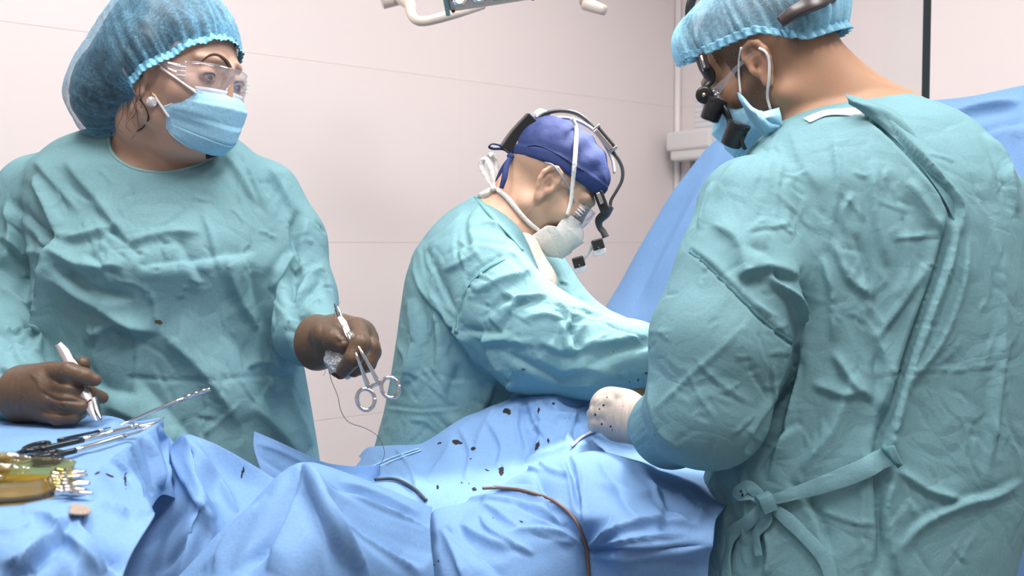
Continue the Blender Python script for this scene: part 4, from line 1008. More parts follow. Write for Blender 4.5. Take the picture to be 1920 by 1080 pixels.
# scalloped band
def band_pts(H, plf, outer, n, off=0):
    """closed edge curve: intersect the band plane with the head-fitting ellipsoid by marching angle"""
    return None
def edge_loop(V, Fq):
    """ordered boundary loop of an open mesh (longest)"""
    e = np.vstack([Fq[:, [i, (i+1) % 4]] for i in range(4)]); s = np.sort(e, 1)
    u, inv, cnt = np.unique(s, axis=0, return_inverse=True, return_counts=True)
    b = u[cnt == 1]; nb = {}
    for a, c in b: nb.setdefault(a, []).append(c); nb.setdefault(c, []).append(a)
    best = []
    seen = set()
    for st in nb:
        if st in seen: continue
        loop = [st]; seen.add(st); cur = st
        while True:
            nx = [x for x in nb[cur] if x not in seen]
            if not nx: break
            cur = nx[0]; loop.append(cur); seen.add(cur)
        if len(loop) > len(best): best = loop
    return V[best]
def smooth_loop(p, it=6):
    for _ in range(it): p = .5*p+.25*(np.roll(p, 1, 0)+np.roll(p, -1, 0))
    return p
def resample(p, n):
    p = np.vstack([p, p[:1]]); L = np.concatenate([[0], np.cumsum(np.linalg.norm(np.diff(p, axis=0), axis=1))])
    t = np.linspace(0, L[-1], n, endpoint=False); return np.stack([np.interp(t, L, p[:, i]) for i in range(3)], 1)
def frill(loop, H, name, mat, parent, n=420, waves_=70, width=.011, out=None, amp=.003):
    lp = resample(smooth_loop(loop, 10), n); cen = lp.mean(0)
    ax = out/np.linalg.norm(out)
    rows = []
    for k, w in enumerate(np.linspace(-.5, 1, 7)):
        ph = np.arange(n)/n*2*math.pi*waves_
        rad = (lp-cen); rad /= np.linalg.norm(rad, axis=1)[:, None]
        sc = 1-.10*abs(np.sin(ph/2))*(k/6)
        rows.append(lp+ax*(w*width)[None]*sc[:, None] + rad*((amp*np.sin(ph)*(.4+.6*abs(w)))+.0006+.0025*(1-abs(w)))[:, None] if False else lp+ax[None]*(w*width*sc)[:, None]+rad*((amp*np.sin(ph)*(.3+.7*abs(w)))+.002)[:, None])
    g = np.array(rows); I = np.arange(g.shape[0]*n).reshape(g.shape[0], n); J = np.roll(I, -1, 1)
    Fq = np.stack([I[:-1], J[:-1], J[1:], I[1:]], -1).reshape(-1, 4)
    ob = raw_mesh(name, g.reshape(-1, 3), Fq, mat, parent)
    s = ob.modifiers.new('thickness', 'SOLIDIFY'); s.thickness = .0008
    return ob
FRA = cloth('cap_edge_blue', (.22, .56, .76), rough=.7, crumple=.1, cscale=40)
frill(edge_loop(VC, FC), HA, 'elastic_band', FRA, cp, 900, 72, .009, HA.wd((0, .70, -.71)), .0013)
# mask
mk, gm, MV, MF = mask_mesh(HA, 'face_mask', MASKB, wo, zt=-.020, zb=-.114, side=.060, ysv=([0, .42, .56, 1], [.054, .050, .016, .042]), puff=.87)
b = MB(); gp = gm[1]; b.ribbon(gm[2, 2:-2:3]+.0022*(gm[2, 2:-2:3]-HA.loc)/.12, .011, .0016, (gm[2, 2:-2:3]-HA.loc), 3); b.build('top_strip', simple('mask_strip', (.80, .82, .88), .7), mk)
b = MB(); b.tube(gm[-1, ::3], .0018, 8, 3); b.tube(gm[:, -1][::3], .002, 8, 3); b.build('mask_binding', simple('mask_binding', (.62, .78, .88), .7), mk)
for i, (a, c) in enumerate((((303, 127), (366, 174)), ((291, 178), (318, 220)))):
    pts, _ = on(bA_bvh, [(a[0]+(c[0]-a[0])*t, a[1]+(c[1]-a[1])*t) for t in np.linspace(0, 1, 7)], .003, 1.47)
    b = MB(); b.tube(pts, .0019, 8, 3); b.build('ear_loop', ELAST, mk)
# safety glasses: wrapping lens and temple
def wrap_glasses(H, parent, z0=-.030, z1=.013, y0=.110, side=.078, tem=True, sides=(1, -1)):
    rows = []
    for i in range(13):
        v = i/12; row = []
        for j in range(61):
            u = -1+2*j/60; a = u*math.radians(63)
            x = side*math.sin(a); yy = y0-.050*(1-math.cos(a))*1.15
            z = z1+(z0-z1)*v
            nose_ = math.exp(-(u/.14)**2)
            zlow = z0+.020*nose_+.012*abs(u)**3
            z = z1-.004*abs(u)**2+(zlow-z1)*v
            row.append(H.w((x, yy+.002*math.sin(v*math.pi), z)))
        rows.append(row)
    g = np.array(rows); R_, Cn = g.shape[:2]; I = np.arange(R_*Cn).reshape(R_, Cn)
    Fq = np.stack([I[:-1, :-1], I[:-1, 1:], I[1:, 1:], I[1:, :-1]], -1).reshape(-1, 4)
    gl = raw_mesh('safety_glasses', g.reshape(-1, 3), Fq, CLEAR, parent)
    s = gl.modifiers.new('thickness', 'SOLIDIFY'); s.thickness = .0014
    b = MB(); b.tube(g[0], .0011, 6, 1); b.tube(g[-1], .0009, 6, 1); b.build('lens_rim', CLEARD, gl)
    for sd in sides:
        e = g[:, -1] if sd > 0 else g[:, 0]
        b = MB(); q0 = H.q(e[2:3])[0]; q1 = H.q(e[9:10])[0]
        c = (q0+q1)/2
        b.box(H.w(c+np.array([sd*.001, -.004, .0])), (.0022*H.k, .006*H.k, .012*H.k), H.R); b.build('hinge', CLEARD, gl, False, .0008)
        b = MB()
        for k in (-.006, 0, .006): b.tube([H.w(c+np.array([sd*.0035, .006, k])), H.w(c+np.array([sd*.0035, -.008, k]))], .0009, 6, 1)
        b.build('hinge_tooth', simple('hinge_tooth', (.85, .87, .9), .2), gl)
        b = MB(); nrm = H.wd((sd, 0, 0))
        b.ribbon(np.array([H.w(c+np.array([sd*.001, -.006, .003])), H.w((sd*.079, .03, .004)), H.w((sd*.082, -.0, .008)), H.w((sd*.080, -.010, .004))]), [.013*H.k, .006*H.k, .005*H.k, .005*H.k], .0018, nrm, 6)
        if tem: b.build('temple_arm', CLEARD, gl)
    return gl
wrap_glasses(HA, wo, y0=.100, side=.075)
# earring
er, _ = on(bA_bvh, [(285, 176)], .001, 1.45); p = er[0]
ea = None
b = MB(); b.lathe([(-.004, .002), (-.002, .006), (.0, .0082), (.002, .0075), (.0045, .004), (.0048, .001)], P(284, 191, (p-C0)@FW-.006), C0-p, 10)
er_ = b.build('earring', simple('crystal', (.9, .9, .92), .05, .6), wo, False)
b = MB(); d0 = (p-C0)@FW-.006; b.tube(PP([(279, 183, d0), (284, 173, d0), (290, 183, d0)]), .0009, 8, 4)
for k in range(5):
    a = k*1.256+.3; b.tube([P(284+9*math.cos(a), 191+9*math.sin(a), d0+.001), P(284+5*math.cos(a), 191+5*math.sin(a), d0-.004)], .0007, 6, 1)
b.build('earring_hook', simple('gold', (.8, .5, .2), .25, 1), er_)
# loose hair at the nape
b = MB(); rr = random.Random(3)
for k in range(8):
    x0 = rr.uniform(232, 268); y0 = rr.uniform(150, 200)
    pts = [(x0, y0), (x0+rr.uniform(-4, 10), y0+24), (x0+rr.uniform(-14, 8), y0+46), (x0+rr.uniform(-22, 2), y0+rr.uniform(52, 66))]
    pp, _ = on(bA_bvh, pts, .0025, 1.56); b.tube(pp, [.0004, .0004, .0003, .0002], 4, 4)
for k in range(7):
    o = rr.uniform(-3, 3); pts = [(262+o, 185), (275+o*.5, 205), (278+o, 222), (268+o, 238), (257+o*1.5, 245)]
    pp, _ = on(bA_bvh, pts, .003, 1.56); b.tube(pp, .0005, 4, 4)
b.build('loose_hair', HAIR, wo)
# neck binding of the gown
nk = [(213, 230), (217, 248), (226, 270), (243, 292), (268, 312), (300, 323), (330, 326), (360, 319), (388, 306), (404, 296), (411, 282)]
def rim_of(hole, V, tol=.003):
    k = np.abs(hole(V)) < tol; return V[k]
lp = rim_loop(VA, holeA, gA, P(312, 262, 1.58))
b = MB(); b.tube(lp, .0032, 8, 1, cap=False); b.tube(lp+np.array([0, -.004, -.0055]), .0012, 6, 1, cap=False); b.build('neck_binding', cloth('binding', (.20, .36, .375), crumple=.1), gw)
b = MB(); 
pb, nb_ = on(bA_bvh, [(400, 262), (398, 292)], .002, 1.58); b.ribbon(pb, .022, .003, nb_, 4); b.build('undershirt', simple('black_cotton', (.01, .01, .012), .8), wo)

# gloves -----------------------------------------------------------------
def gcut(Q, r, a, b_): # open rolled cuff
    n_ = (b_-a)/np.linalg.norm(b_-a); return smax(r, -((Q-a)@n_), .003)
def gloveL(Q):
    d = 1.37
    palm = smin(cap(Q, P(62, 735, 1.385), P(88, 735, 1.372), .036, .034), cap(Q, P(90, 712, 1.37), P(92, 765, 1.365), .022, .020), .02)
    palm = smin(palm, cap(Q, P(30, 741, 1.40), P(64, 738, 1.385), .0435, .037), .015)
    palm = gcut(Q, palm, P(44, 741, 1.40), P(84, 738, 1.383))
    f1 = finger(Q, [P(98, 700, 1.365), P(128, 697, 1.348), P(158, 706, 1.345), P(178, 713, 1.35)], [.0160, .0136, .0116, .0086])
    f2 = finger(Q, [P(95, 722, 1.36), P(130, 728, 1.345), P(165, 737, 1.365), P(192, 746, 1.39)], [.0140, .0124, .0110, .0086])
    f3 = finger(Q, [P(92, 746, 1.355), P(125, 752, 1.340), P(152, 762, 1.345), P(170, 758, 1.375)], [.0135, .0120, .0110, .0085])
    f4 = finger(Q, [P(82, 772, 1.36), P(110, 782, 1.345), P(138, 780, 1.345), P(152, 774, 1.37)], [.0135, .0118, .0105, .0085])
    th = finger(Q, [P(95, 712, 1.395), P(128, 708, 1.41), P(150, 692, 1.405), P(155, 682, 1.40)], [.018, .0145, .0125, .0105])
    r = palm
    for f in (f1, f2, f3, f4, th): r = smin(r, f, .0028) if f is not th else smin(r, f, .006)
    return r
gl, V, Fq = mesh_iso('glove', gloveL, *bnd(-10, 225, 650, 820, 1.28, 1.48), .0017, RUB_B, wo, 2, cr=[([(100, 712), (115, 717), (158, 724)], 3, 3.5, 'v'), ([(76, 734), (95, 745), (115, 751), (160, 752)], 3, 3.5, 'v'), ([(68, 766), (90, 774), (145, 776)], 3, 3.2, 'v'),
    ([(48, 715), (44, 740), (50, 775)], 5, 1.2), ([(35, 705), (30, 740), (36, 775)], 4, 1), ([(22, 715), (20, 740), (24, 765)], 4, 1), ([(55, 700), (70, 715), (76, 735)], 5, 1.2)])
stain_attr(gl, V, [(118, 759, 5, 6, 0)])
gL_bvh = bvh_of(V, Fq)

def gloveR(Q):
    r = cap(Q, P(596, 642, 1.47), P(630, 640, 1.44), .042, .034)
    r = smin(r, cap(Q, P(632, 635, 1.44), P(668, 628, 1.44), .030, .026), .015)
    r = smin(r, cap(Q, P(640, 618, 1.46), P(680, 640, 1.46), .022, .024), .015)
    r = gcut(Q, r, P(592, 640, 1.475), P(632, 640, 1.445))
    f1 = finger(Q, [P(668, 616, 1.425), P(676, 645, 1.368), P(662, 672, 1.360), P(644, 694, 1.375)], [.0165, .0148, .0130, .0105])
    f2 = finger(Q, [P(682, 622, 1.45), P(694, 652, 1.43), P(684, 680, 1.42), P(664, 694, 1.415)], [.0165, .0145, .013, .0105])
    f3 = finger(Q, [P(682, 636, 1.475), P(697, 660, 1.46), P(690, 682, 1.45), P(672, 692, 1.45)], [.016, .014, .012, .010])
    f4 = finger(Q, [P(680, 645, 1.50), P(690, 668, 1.49), P(680, 685, 1.48), P(665, 690, 1.48)], [.0145, .013, .011, .009])
    th = finger(Q, [P(606, 628, 1.42), P(628, 636, 1.395), P(648, 648, 1.388)], [.020, .0165, .0125])
    for f in (f1, f2, f3, f4): r = smin(r, f, .003)
    return smin(r, th, .007)
gr, V, Fq = mesh_iso('glove', gloveR, *bnd(555, 722, 585, 722, 1.34, 1.56), .0017, RUB_B, wo, 2, cr=[([(594, 605), (590, 640), (598, 680)], 4, 1), ([(604, 603), (601, 640), (606, 675)], 4, -1), ([(628, 630), (640, 640), (642, 655)], 3, 1.5), ([(632, 645), (645, 640), (655, 640)], 3, -1.5), ([(680, 618), (690, 640), (690, 665)], 4, -1.5), ([(660, 612), (652, 626), (655, 640)], 4, -1.5)])
gR_bvh = bvh_of(V, Fq)
attr(gr, 'stain', np.zeros(len(V)))

# ------------------------------------------------------------------ surgeon bending over the table (centre)
su = empty('person', None); tag(su, 'person in teal gown and navy scrub cap bending over the patient, at centre', 'person')
HB = Head(P(1027, 337, 2.07), (math.cos(math.radians(41)), .05, -math.sin(math.radians(41))), 3, 1.07)
SB = [(366, 898, 925, 2.10, .04), (378, 868, 950, 2.09, .07), (400, 835, 975, 2.08, .10), (430, 805, 998, 2.07, .13), (470, 776, 1012, 2.06, .15), (520, 760, 1028, 2.06, .17), (580, 752, 1040, 2.06, .18),
      (640, 744, 1035, 2.06, .18), (700, 735, 1020, 2.06, .18), (770, 722, 1000, 2.06, .18), (850, 700, 985, 2.06, .18), (1000, 680, 960, 2.06, .18), (1300, 690, 940, 2.06, .17)]
torB = column(SB)
armB1 = ([P(905, 520, 1.96), P(945, 590, 1.91), P(1010, 640, 1.87), P(1100, 665, 1.85), P(1180, 663, 1.86), P(1232, 665, 1.88)], [.098, .098, .100, .079, .060, .051])
armB2 = ([P(1000, 530, 2.22), P(1060, 600, 2.22), P(1150, 640, 2.16), P(1240, 672, 2.08)], [.09, .075, .055, .05])
def gownB(Q):
    d = torB(Q); d = smin(d, chain(Q, *armB2, k=.02), .02)
    return smin(d, chain(Q, *armB1, k=.03), .014)
gB = norm_sdf(gownB)
holeB = lambda Q: ell(Q, P(965, 415, 2.04), (.080, .10, .030), frame((math.cos(math.radians(48)), 0, -math.sin(math.radians(48)))))
def holeB(Q):   # open neck: a slanted lens following the collar
    return cap(Q, P(925, 345, 2.05), P(1012, 478, 2.03), .045, .052)
CRB = [
 ([(940, 480), (895, 505), (868, 545), (855, 600), (856, 630)], 3, 3, 's'), ([(950, 485), (905, 512), (878, 552), (864, 605)], 8, 4, 'f'),
 ([(800, 470), (830, 540), (855, 590)], 5, -4, 'f'), ([(770, 500), (800, 560), (860, 620), (900, 690)], 6, 6, 'f'), ([(800, 545), (850, 610), (880, 650)], 6, 4), ([(765, 560), (775, 640), (760, 720)], 12, 6, 'f'),
 ([(790, 560), (795, 640), (780, 710)], 9, -5, 'f'), ([(810, 570), (820, 650), (815, 700)], 7, 4), ([(740, 640), (760, 680), (750, 740)], 10, 5), ([(860, 680), (840, 740), (850, 790)], 16, -6, 'f'),
 ([(730, 760), (780, 768), (850, 764)], 4, 2, 's'), ([(720, 765), (790, 772), (870, 766)], 5, 2), ([(935, 715), (925, 750), (905, 790)], 8, -8, 'f'), ([(960, 700), (950, 740), (925, 780)], 8, 6, 'f'),
 ([(870, 400), (840, 430), (800, 470)], 14, 5, 'f'), ([(900, 385), (880, 420), (890, 470)], 8, 4, 'f'), ([(880, 430), (920, 420), (950, 440)], 9, 5, 'f'), ([(850, 470), (900, 450), (960, 460)], 9, -5, 'f'), ([(830, 510), (870, 490), (900, 470)], 8, 4),
 ([(950, 470), (975, 490), (990, 530)], 6, 4), ([(880, 560), (930, 530), (1000, 510)], 12, 7, 'f'), ([(900, 600), (950, 560), (1030, 540)], 12, -7, 'f'), ([(935, 545), (980, 560), (1030, 555)], 8, 6, 'f'), ([(1030, 555), (970, 570), (940, 620)], 7, -7, 'f'),
 ([(865, 618), (920, 625), (960, 620)], 8, -5, 'f'), ([(905, 620), (925, 680), (960, 710)], 7, 6, 'f'), ([(900, 640), (960, 640), (1000, 650)], 8, 5, 'f'), ([(940, 660), (1000, 690), (1060, 720)], 10, -5, 'f'), ([(1050, 600), (1060, 650), (1075, 650)], 7, 6, 'f'),
 ([(1075, 590), (1072, 630), (1090, 660)], 7, -7, 'f'), ([(1100, 600), (1080, 625), (1070, 650)], 6, 5), ([(1010, 640), (1060, 660), (1110, 650)], 8, 5), ([(1090, 650), (1150, 640), (1215, 630)], 11, 6, 'f'), ([(1100, 690), (1160, 660), (1230, 645)], 12, -5, 'f'),
 ([(1040, 700), (1100, 690), (1160, 710)], 12, 4), ([(980, 600), (1020, 590), (1060, 600)], 9, 4), ([(1120, 600), (1145, 612), (1215, 640)], 4, -3.5, 'f'), ([(870, 650), (920, 700), (980, 730)], 6, 3), ([(1040, 565), (1062, 585), (1066, 620)], 9, 5),
]
CRB += wrinkles(21, 40, 740, 930, 400, 740, 75, 35)+wrinkles(22, 45, 880, 1230, 520, 725, 10, 40)+wrinkles(23, 14, 720, 930, 700, 830, 60, 40)
gw, VB, FB = mesh_iso('gown', lambda Q: smax(gB(Q), -holeB(Q), .006), (-.36, 1.70, .34), (.40, 2.42, 1.40), .0042, GOWN, su, 2, CRB, wav=[(.0018, 14, 13)], gain=1.7)
stain_attr(gw, VB, [(982, 693, 3, 2, 0), (1212, 700, 3, 3, 0), (1180, 716, 2, 2, 0), (1150, 660, 2, 2, 0), (1196, 712, 4, 2, -20)])
gB_bvh = bvh_of(VB, FB)
def bodyB(Q):
    d = head_sdf(HB.q(Q), 1.02, 1.0, nose=.86)*HB.k
    nb0 = HB.w((0, -.028, -.045))
    d = smin(d, cap(Q, nb0, P(914, 462, 2.08), .054, .074), .02)
    d = smin(d, cap(Q, HB.w((0, .015, -.09)), P(950, 470, 2.07), .040, .05), .03)
    d = smin(d, torB(Q)+.022, .04)
    for (p, r) in ((armB1, .035), (armB2, .03)): d = smin(d, chain(Q, p[0], [max(a-r, .026) for a in p[1]], k=.02), .02)
    c = P(830, 1100, 2.06)
    for sx in (-1, 1): d = smin(d, chain(Q, [c+np.array([0, sx*.09, 0]), (c[0], c[1]+sx*.1, .5), (c[0]-.02, c[1]+sx*.1, .09), (c[0]+.12, c[1]+sx*.11, .045)], [.10, .065, .042, .04], .02), .03)
    return d
SKB = skinmat('skin_surgeon', (.66, .42, .30), (.12, .085, .065))
hlo, hhi = bnd(890, 1170, 210, 520, 1.93, 2.22)
bo, V, Fq = body_mesh(su, SKB, bodyB, HB, (-.36, 1.75, .0), (.40, 2.42, 1.40), .0026, hlo, hhi, P(940, 500, 2.05)[2])
q = HB.q(V)
scalp = sstep(-q[:, 1]+.010, .0, .02)*sstep(q[:, 2], -.055, -.01)*.85
side = sstep(q[:, 2], .004, .02)*(q[:, 1] < .05)*.8
burn = (np.abs(q[:, 1]-.035) < .012)*sstep(q[:, 2], -.02, .0)*.8
beard = sstep(-q[:, 2], .045, .075)*(q[:, 1] > .01)*sstep(np.abs(q[:, 0]), .0, .03)*.42
beard = np.maximum(beard, sstep(q[:, 1], .012, .03)*(1-sstep(q[:, 1], .05, .07))*sstep(-q[:, 2], -.01, .03)*.35)
hh = .62*np.maximum(np.maximum(scalp*.8, side*.7), np.maximum(burn, beard))*(np.abs(q[:, 0]) < .0765)
attr(bo, 'hair', hh*(q[:, 2] > -.12)); er = np.exp(-((q[:, 1]-.0)**2+(q[:, 2]+.01)**2)/.0006)*(np.abs(q[:, 0]) > .079); attr(bo, 'red', .25*er)
bB_bvh = bvh_of(V, Fq)
eye_parts(HB, su, (.0, 1, -.45), (.12, .09, .06))
# scrub cap
NAVY = cloth('navy_cotton', (.028, .048, .16), rough=.75, crumple=.12, cscale=10, fine=.5, fscale=500)
def plB(q): return -(q[:, 2]-.030+(-q[:, 1]+.0)*-.05) + 0*q[:, 1]
def capB(Q):
    q = HB.q(Q); d = smin(ell(q, (0, -.010, .036), (.079, .0965, .083)), ell(q, (0, .030, .050), (.068, .070, .060)), .02)
    zc = np.interp(q[:, 1], [-.10, -.06, -.017, .06, .1], [-.022, .003, .0225, .035, .04])   # edge rises over the forehead, dips at the nape
    return HB.k*smax(d, zc-q[:, 2], .003)
def capB_d(V, N_):
    q = HB.q(V); band = (q[:, 2] < .052)*1.0
    zc = np.interp(q[:, 1], [-.10, -.06, -.017, .06, .1], [-.022, .003, .0225, .035, .04])
    return .0022*(1-sstep(q[:, 2]-zc, .022, .026))+.0016*np.sin(q[:, 1]*150+q[:, 0]*40)*sstep(q[:, 2], .05, .07)+waves(V, 31, .002, 40)
sc_, VCB, FCB = mesh_iso('scrub_cap', capB, *bnd(920, 1190, 205, 420, 1.92, 2.22), .0028, NAVY, su, 2, disp=capB_d)
attr(sc_, 'stain', np.zeros(len(VCB)))
cB_bvh = bvh_of(VCB, FCB)
def wrapB(pts, off=.003, d0=2.0):
    """follow the camera side of head or cap, whichever is nearer"""
    o = []; n_ = []
    for p in pts:
        best = None
        for bv in (cB_bvh, bB_bvh, gB_bvh):
            d = P(p[0], p[1], 1)-C0; d /= np.linalg.norm(d); h = bv.ray_cast(Vector(C0), Vector(d))
            if h[0] is not None and (best is None or h[3] < best[2]): best = (np.array(h[0])+np.array(h[1])*off, np.array(h[1]), h[3])
        if best is None: best = (P(p[0], p[1], d0), C0-P(p[0], p[1], d0), 0)
        o.append(best[0]); n_.append(best[1])
    return np.array(o), np.array(n_)
b = MB(); pp, nn = wrapB([(990, 274), (1012, 274), (1050, 292), (1090, 318), (1135, 348)], .001); b.tube(pp, .0012, 6, 5); b.build('cap_seam', simple('navy_thread', (.012, .02, .09), .8), sc_)
b = MB(); KN = P(958, 296, 2.06)
b.tube(PP([(962, 290, 2.05), (945, 276, 2.03), (925, 270, 2.02), (917, 275, 2.02), (925, 279, 2.03), (945, 280, 2.04), (960, 292, 2.05)]), .0028, 8, 5, flat=.5)
b.ribbon(PP([(960, 292, 2.03), (950, 310, 2.01), (946, 332, 2.0), (940, 353, 2.0)]), [.010, .012, .012, .009], .003, C0-KN, 6)
b.ribbon(PP([(958, 294, 2.06), (945, 312, 2.05), (936, 330, 2.05), (930, 346, 2.05)]), [.008, .009, .009, .007], .003, C0-KN, 6)
b.lathe([(-.007, .002), (-.005, .008), (.005, .008), (.007, .002)], KN+np.array([0, -.03, 0]), (1, 0, 1), 12)
b.build('cap_tie', NAVY, sc_)
# mask with tied straps
mk, gm, MV, MF = mask_mesh(HB, 'face_mask', MASKW, su, zt=-.022, zb=-.112, side=.058, ysv=([0, .5, .64, 1], [.068, .070, .056, .044]), zse=.0, puff=1.0)
mB_bvh = bvh_of(MV, MF)
STR = cloth('white_strap', (.82, .79, .77), crumple=.2, cscale=30)
b = MB()
pp, nn = wrapB([(1072, 222), (1078, 240), (1078, 275), (1076, 310), (1072, 345), (1068, 380), (1062, 402)], .004); b.ribbon(pp, [.009]*4+[.008, .008, .007], .002, nn, 6)
b.build('upper_strap', STR, mk)
b = MB()
pp, nn = wrapB([(922, 350), (935, 358), (952, 372), (975, 398), (990, 415), (1012, 432)], .004); b.ribbon(pp, [.006, .008, .010, .010, .009, .007], .002, nn, 6)
kd = 2.03
b.ribbon(PP([(925, 352, kd), (906, 320, kd+.02), (903, 304, kd+.02), (912, 300, kd+.01), (922, 320, kd), (927, 350, kd)]), [.006, .014, .012, .012, .010, .005], .002, C0-P(920, 330, kd), 6)
b.ribbon(PP([(925, 352, kd+.02), (932, 322, kd+.03), (928, 300, kd+.03), (920, 290, kd+.02), (917, 300, kd+.03), (924, 348, kd+.02)]), [.005, .011, .011, .010, .010, .005], .002, C0-P(920, 330, kd), 6)
b.ribbon(PP([(924, 352, kd), (912, 362, kd), (902, 368, kd+.01), (896, 374, kd+.03)]), [.008, .014, .016, .012], .002, C0-P(920, 330, kd), 5)
b.lathe([(-.006, .003), (-.003, .007), (.003, .007), (.006, .003)], P(925, 352, kd-.005), (1, 0, .6), 12)
b.build('lower_strap', STR, mk)
b = MB(); b.tube(gm[0, ::3], .0016, 8, 3); b.tube(gm[-1, ::3], .0014, 8, 3); b.tube(gm[:, -1][::4], .0016, 8, 3); b.build('mask_binding', STR, mk)
# glasses
wrap_glasses(HB, su, z0=-.034, z1=.010, y0=.114, side=.074, tem=False)
b = MB(); pp, nn = wrapB([(1022, 305), (1036, 312), (1052, 330), (1064, 348), (1072, 368), (1075, 380)], .004); b.tube(pp, .0018, 8, 5); b.build('glasses_cord', simple('grey_frame', (.28, .33, .38), .3), su)
# loupe headset
hs = empty('loupe_headset', None); hs.parent = su
dm = 2.07
GR = simple('graphite_band', (.045, .052, .058), .35)
b = MB(); n0 = np.array([0, -1., .1])
def outb(pts, c=(1050, 330)):  # strap normals point away from the head centre
    p = PP(pts); return p, p-P(c[0], c[1], dm)
p, n_ = outb([(1004, 226, dm), (1020, 214, dm), (1048, 208, dm), (1078, 212, dm), (1100, 226, dm), (1116, 242, dm), (1124, 248, dm)]); b.ribbon(p, .016, .006, n_, 6)
p, n_ = outb([(1148, 284, dm), (1160, 300, dm), (1167, 318, dm), (1166, 338, dm), (1156, 358, dm), (1146, 375, dm), (1144, 388, dm)]); b.ribbon(p, [.016, .016, .014, .014, .013, .012, .014], .006, n_, 6)
b.build('head_band', GR, hs)
b = MB(); p, n_ = outb([(947, 282, dm-.03), (969, 251, dm-.03), (998, 220, dm-.03)]); b.ribbon(p, [.034, .032, .030], .026, n_, 4); b.build('rear_clamp', BLK, hs, False, .002)
CL = clearmat('clear_buckle', (.95, .97, 1), .25, .25)
b = MB(); Rb = frame(P(1008, 222, dm)-P(985, 240, dm)); b.box(P(994, 222, dm-.005), (.018, .014, .004), Rb); b.build('rear_buckle', CL, hs, False, .002)
b = MB(); Rb = frame(P(1150, 282, dm)-P(1116, 242, dm)); b.box(P(1134, 260, dm), (.016, .032, .007), Rb); fb = b.build('front_buckle', BLK, hs, False, .003)
b = MB(); b.box(P(1131, 262, dm-.017), (.003, .026, .005), Rb); b.box(P(1150, 281, dm), (.018, .003, .009), Rb); b.box(P(1118, 241, dm), (.018, .003, .009), Rb); b.build('buckle_tab', MET, fb, False, .001)
b = MB(); p, n_ = outb([(1010, 232, dm), (1040, 222, dm), (1075, 224, dm), (1110, 242, dm), (1132, 268, dm), (1148, 300, dm), (1152, 325, dm)]); b.ribbon(p, .020, .004, n_, 6)
b.build('inner_pad', simple('white_pad', (.85, .84, .85), .5), hs)
b = MB(); b.ribbon(PP([(1006, 222, dm-.0), (1012, 210, dm-.0), (1030, 218, dm-.0)]), .016, .002, (0, -1, .4), 4); b.build('pad_tab', simple('white_pad', (.85, .84, .85), .5), hs)
b = MB(); Rb = frame(P(1134, 398, dm)-P(1120, 362, dm)); b.box(P(1128, 378, dm-.03), (.013, .022, .010), Rb); b.build('brow_clamp', BLK, hs, False, .003)
b = MB(); b.box(P(1125, 372, dm-.043), (.006, .012, .004), Rb); b.build('clamp_shine', MET, hs, False, .001)
b = MB(); b.tube(PP([(1144, 386, dm), (1136, 400, dm), (1124, 412, dm), (1124, 425, dm), (1132, 436, dm), (1136, 445, dm)]), [.012, .013, .012, .0085, .009, .010], 12, 5, flat=.6)
b.build('hinge_arm', GR, hs)
for (x, y, d) in ((1121, 462, dm-.02), (1085, 495, dm-.01)):
    ax = np.array([.28, -.10, -.95]); R_ = frame(ax, (1, 0, .3))
    b = MB(); b.box(P(x, y-3, d), (.0125, .0115, .012), R_); lb = b.build('loupe_barrel', BLK, hs, False, .003)
    b = MB(); b.box(P(x+3, y+11, d-.0), (.0135, .005, .013), R_); b.build('loupe_lens', CL, lb, False, .002)
    b = MB(); b.box(P(x+1, y+2, d-.0135), (.006, .0012, .0012), R_); b.box(P(x+2, y+6, d-.0135), (.008, .001, .0012), R_); b.build('loupe_ring', MET, lb, False)
b = MB(); b.ribbon(PP([(1114, 455, dm+.0), (1102, 474, dm+.0), (1092, 488, dm+.0)]), [.008, .009, .008], .004, (0, -1, 0), 4); b.build('loupe_bridge', simple('bridge_plastic', (.72, .70, .68), .3), hs)
# white undershirt and collar seam
def under(Q): return smin(cap(Q, P(978, 470, 2.02), P(1000, 530, 2.02), .038, .044), cap(Q, P(1000, 530, 2.02), P(1000, 620, 2.04), .044, .04), .02)
us, V, Fq = mesh_iso('undershirt', under, *bnd(930, 1060, 430, 640, 1.9, 2.12), .005, cloth('cream_cotton', (.80, .72, .58), crumple=.35, cscale=12), su, 2, cr=[([(988, 470), (1008, 510), (1030, 555)], 6, 4, 'f'), ([(1000, 465), (1020, 505), (1036, 550)], 6, -3, 'f')])
attr(us, 'stain', np.zeros(len(V)))
b = MB(); pp, nn = on(gB_bvh, [(893, 370), (905, 385), (925, 408), (945, 430), (965, 452), (980, 470)], .001, 1.98); b.ribbon(pp, .010, .003, nn, 5); b.build('collar_seam', cloth('binding_teal', (.17, .38, .41), crumple=.1), gw)
SEAM = cloth('seam_tape', (.11, .27, .30), crumple=.1, fine=.6, fscale=420)
def seam(bv, pts, gw_, w=.007, d0=2):
    p, n_ = on(bv, catmull(pts, 8), .0006, d0)
    for _ in range(3): p[1:-1] = .5*p[1:-1]+.25*(p[:-2]+p[2:])
    b = MB(); b.ribbon(p, w, .0016, n_, 1); return b.build('seam', SEAM, gw_)
seam(gB_bvh, [(945, 486), (910, 505), (880, 535), (862, 580), (855, 625)], gw, d0=1.9)
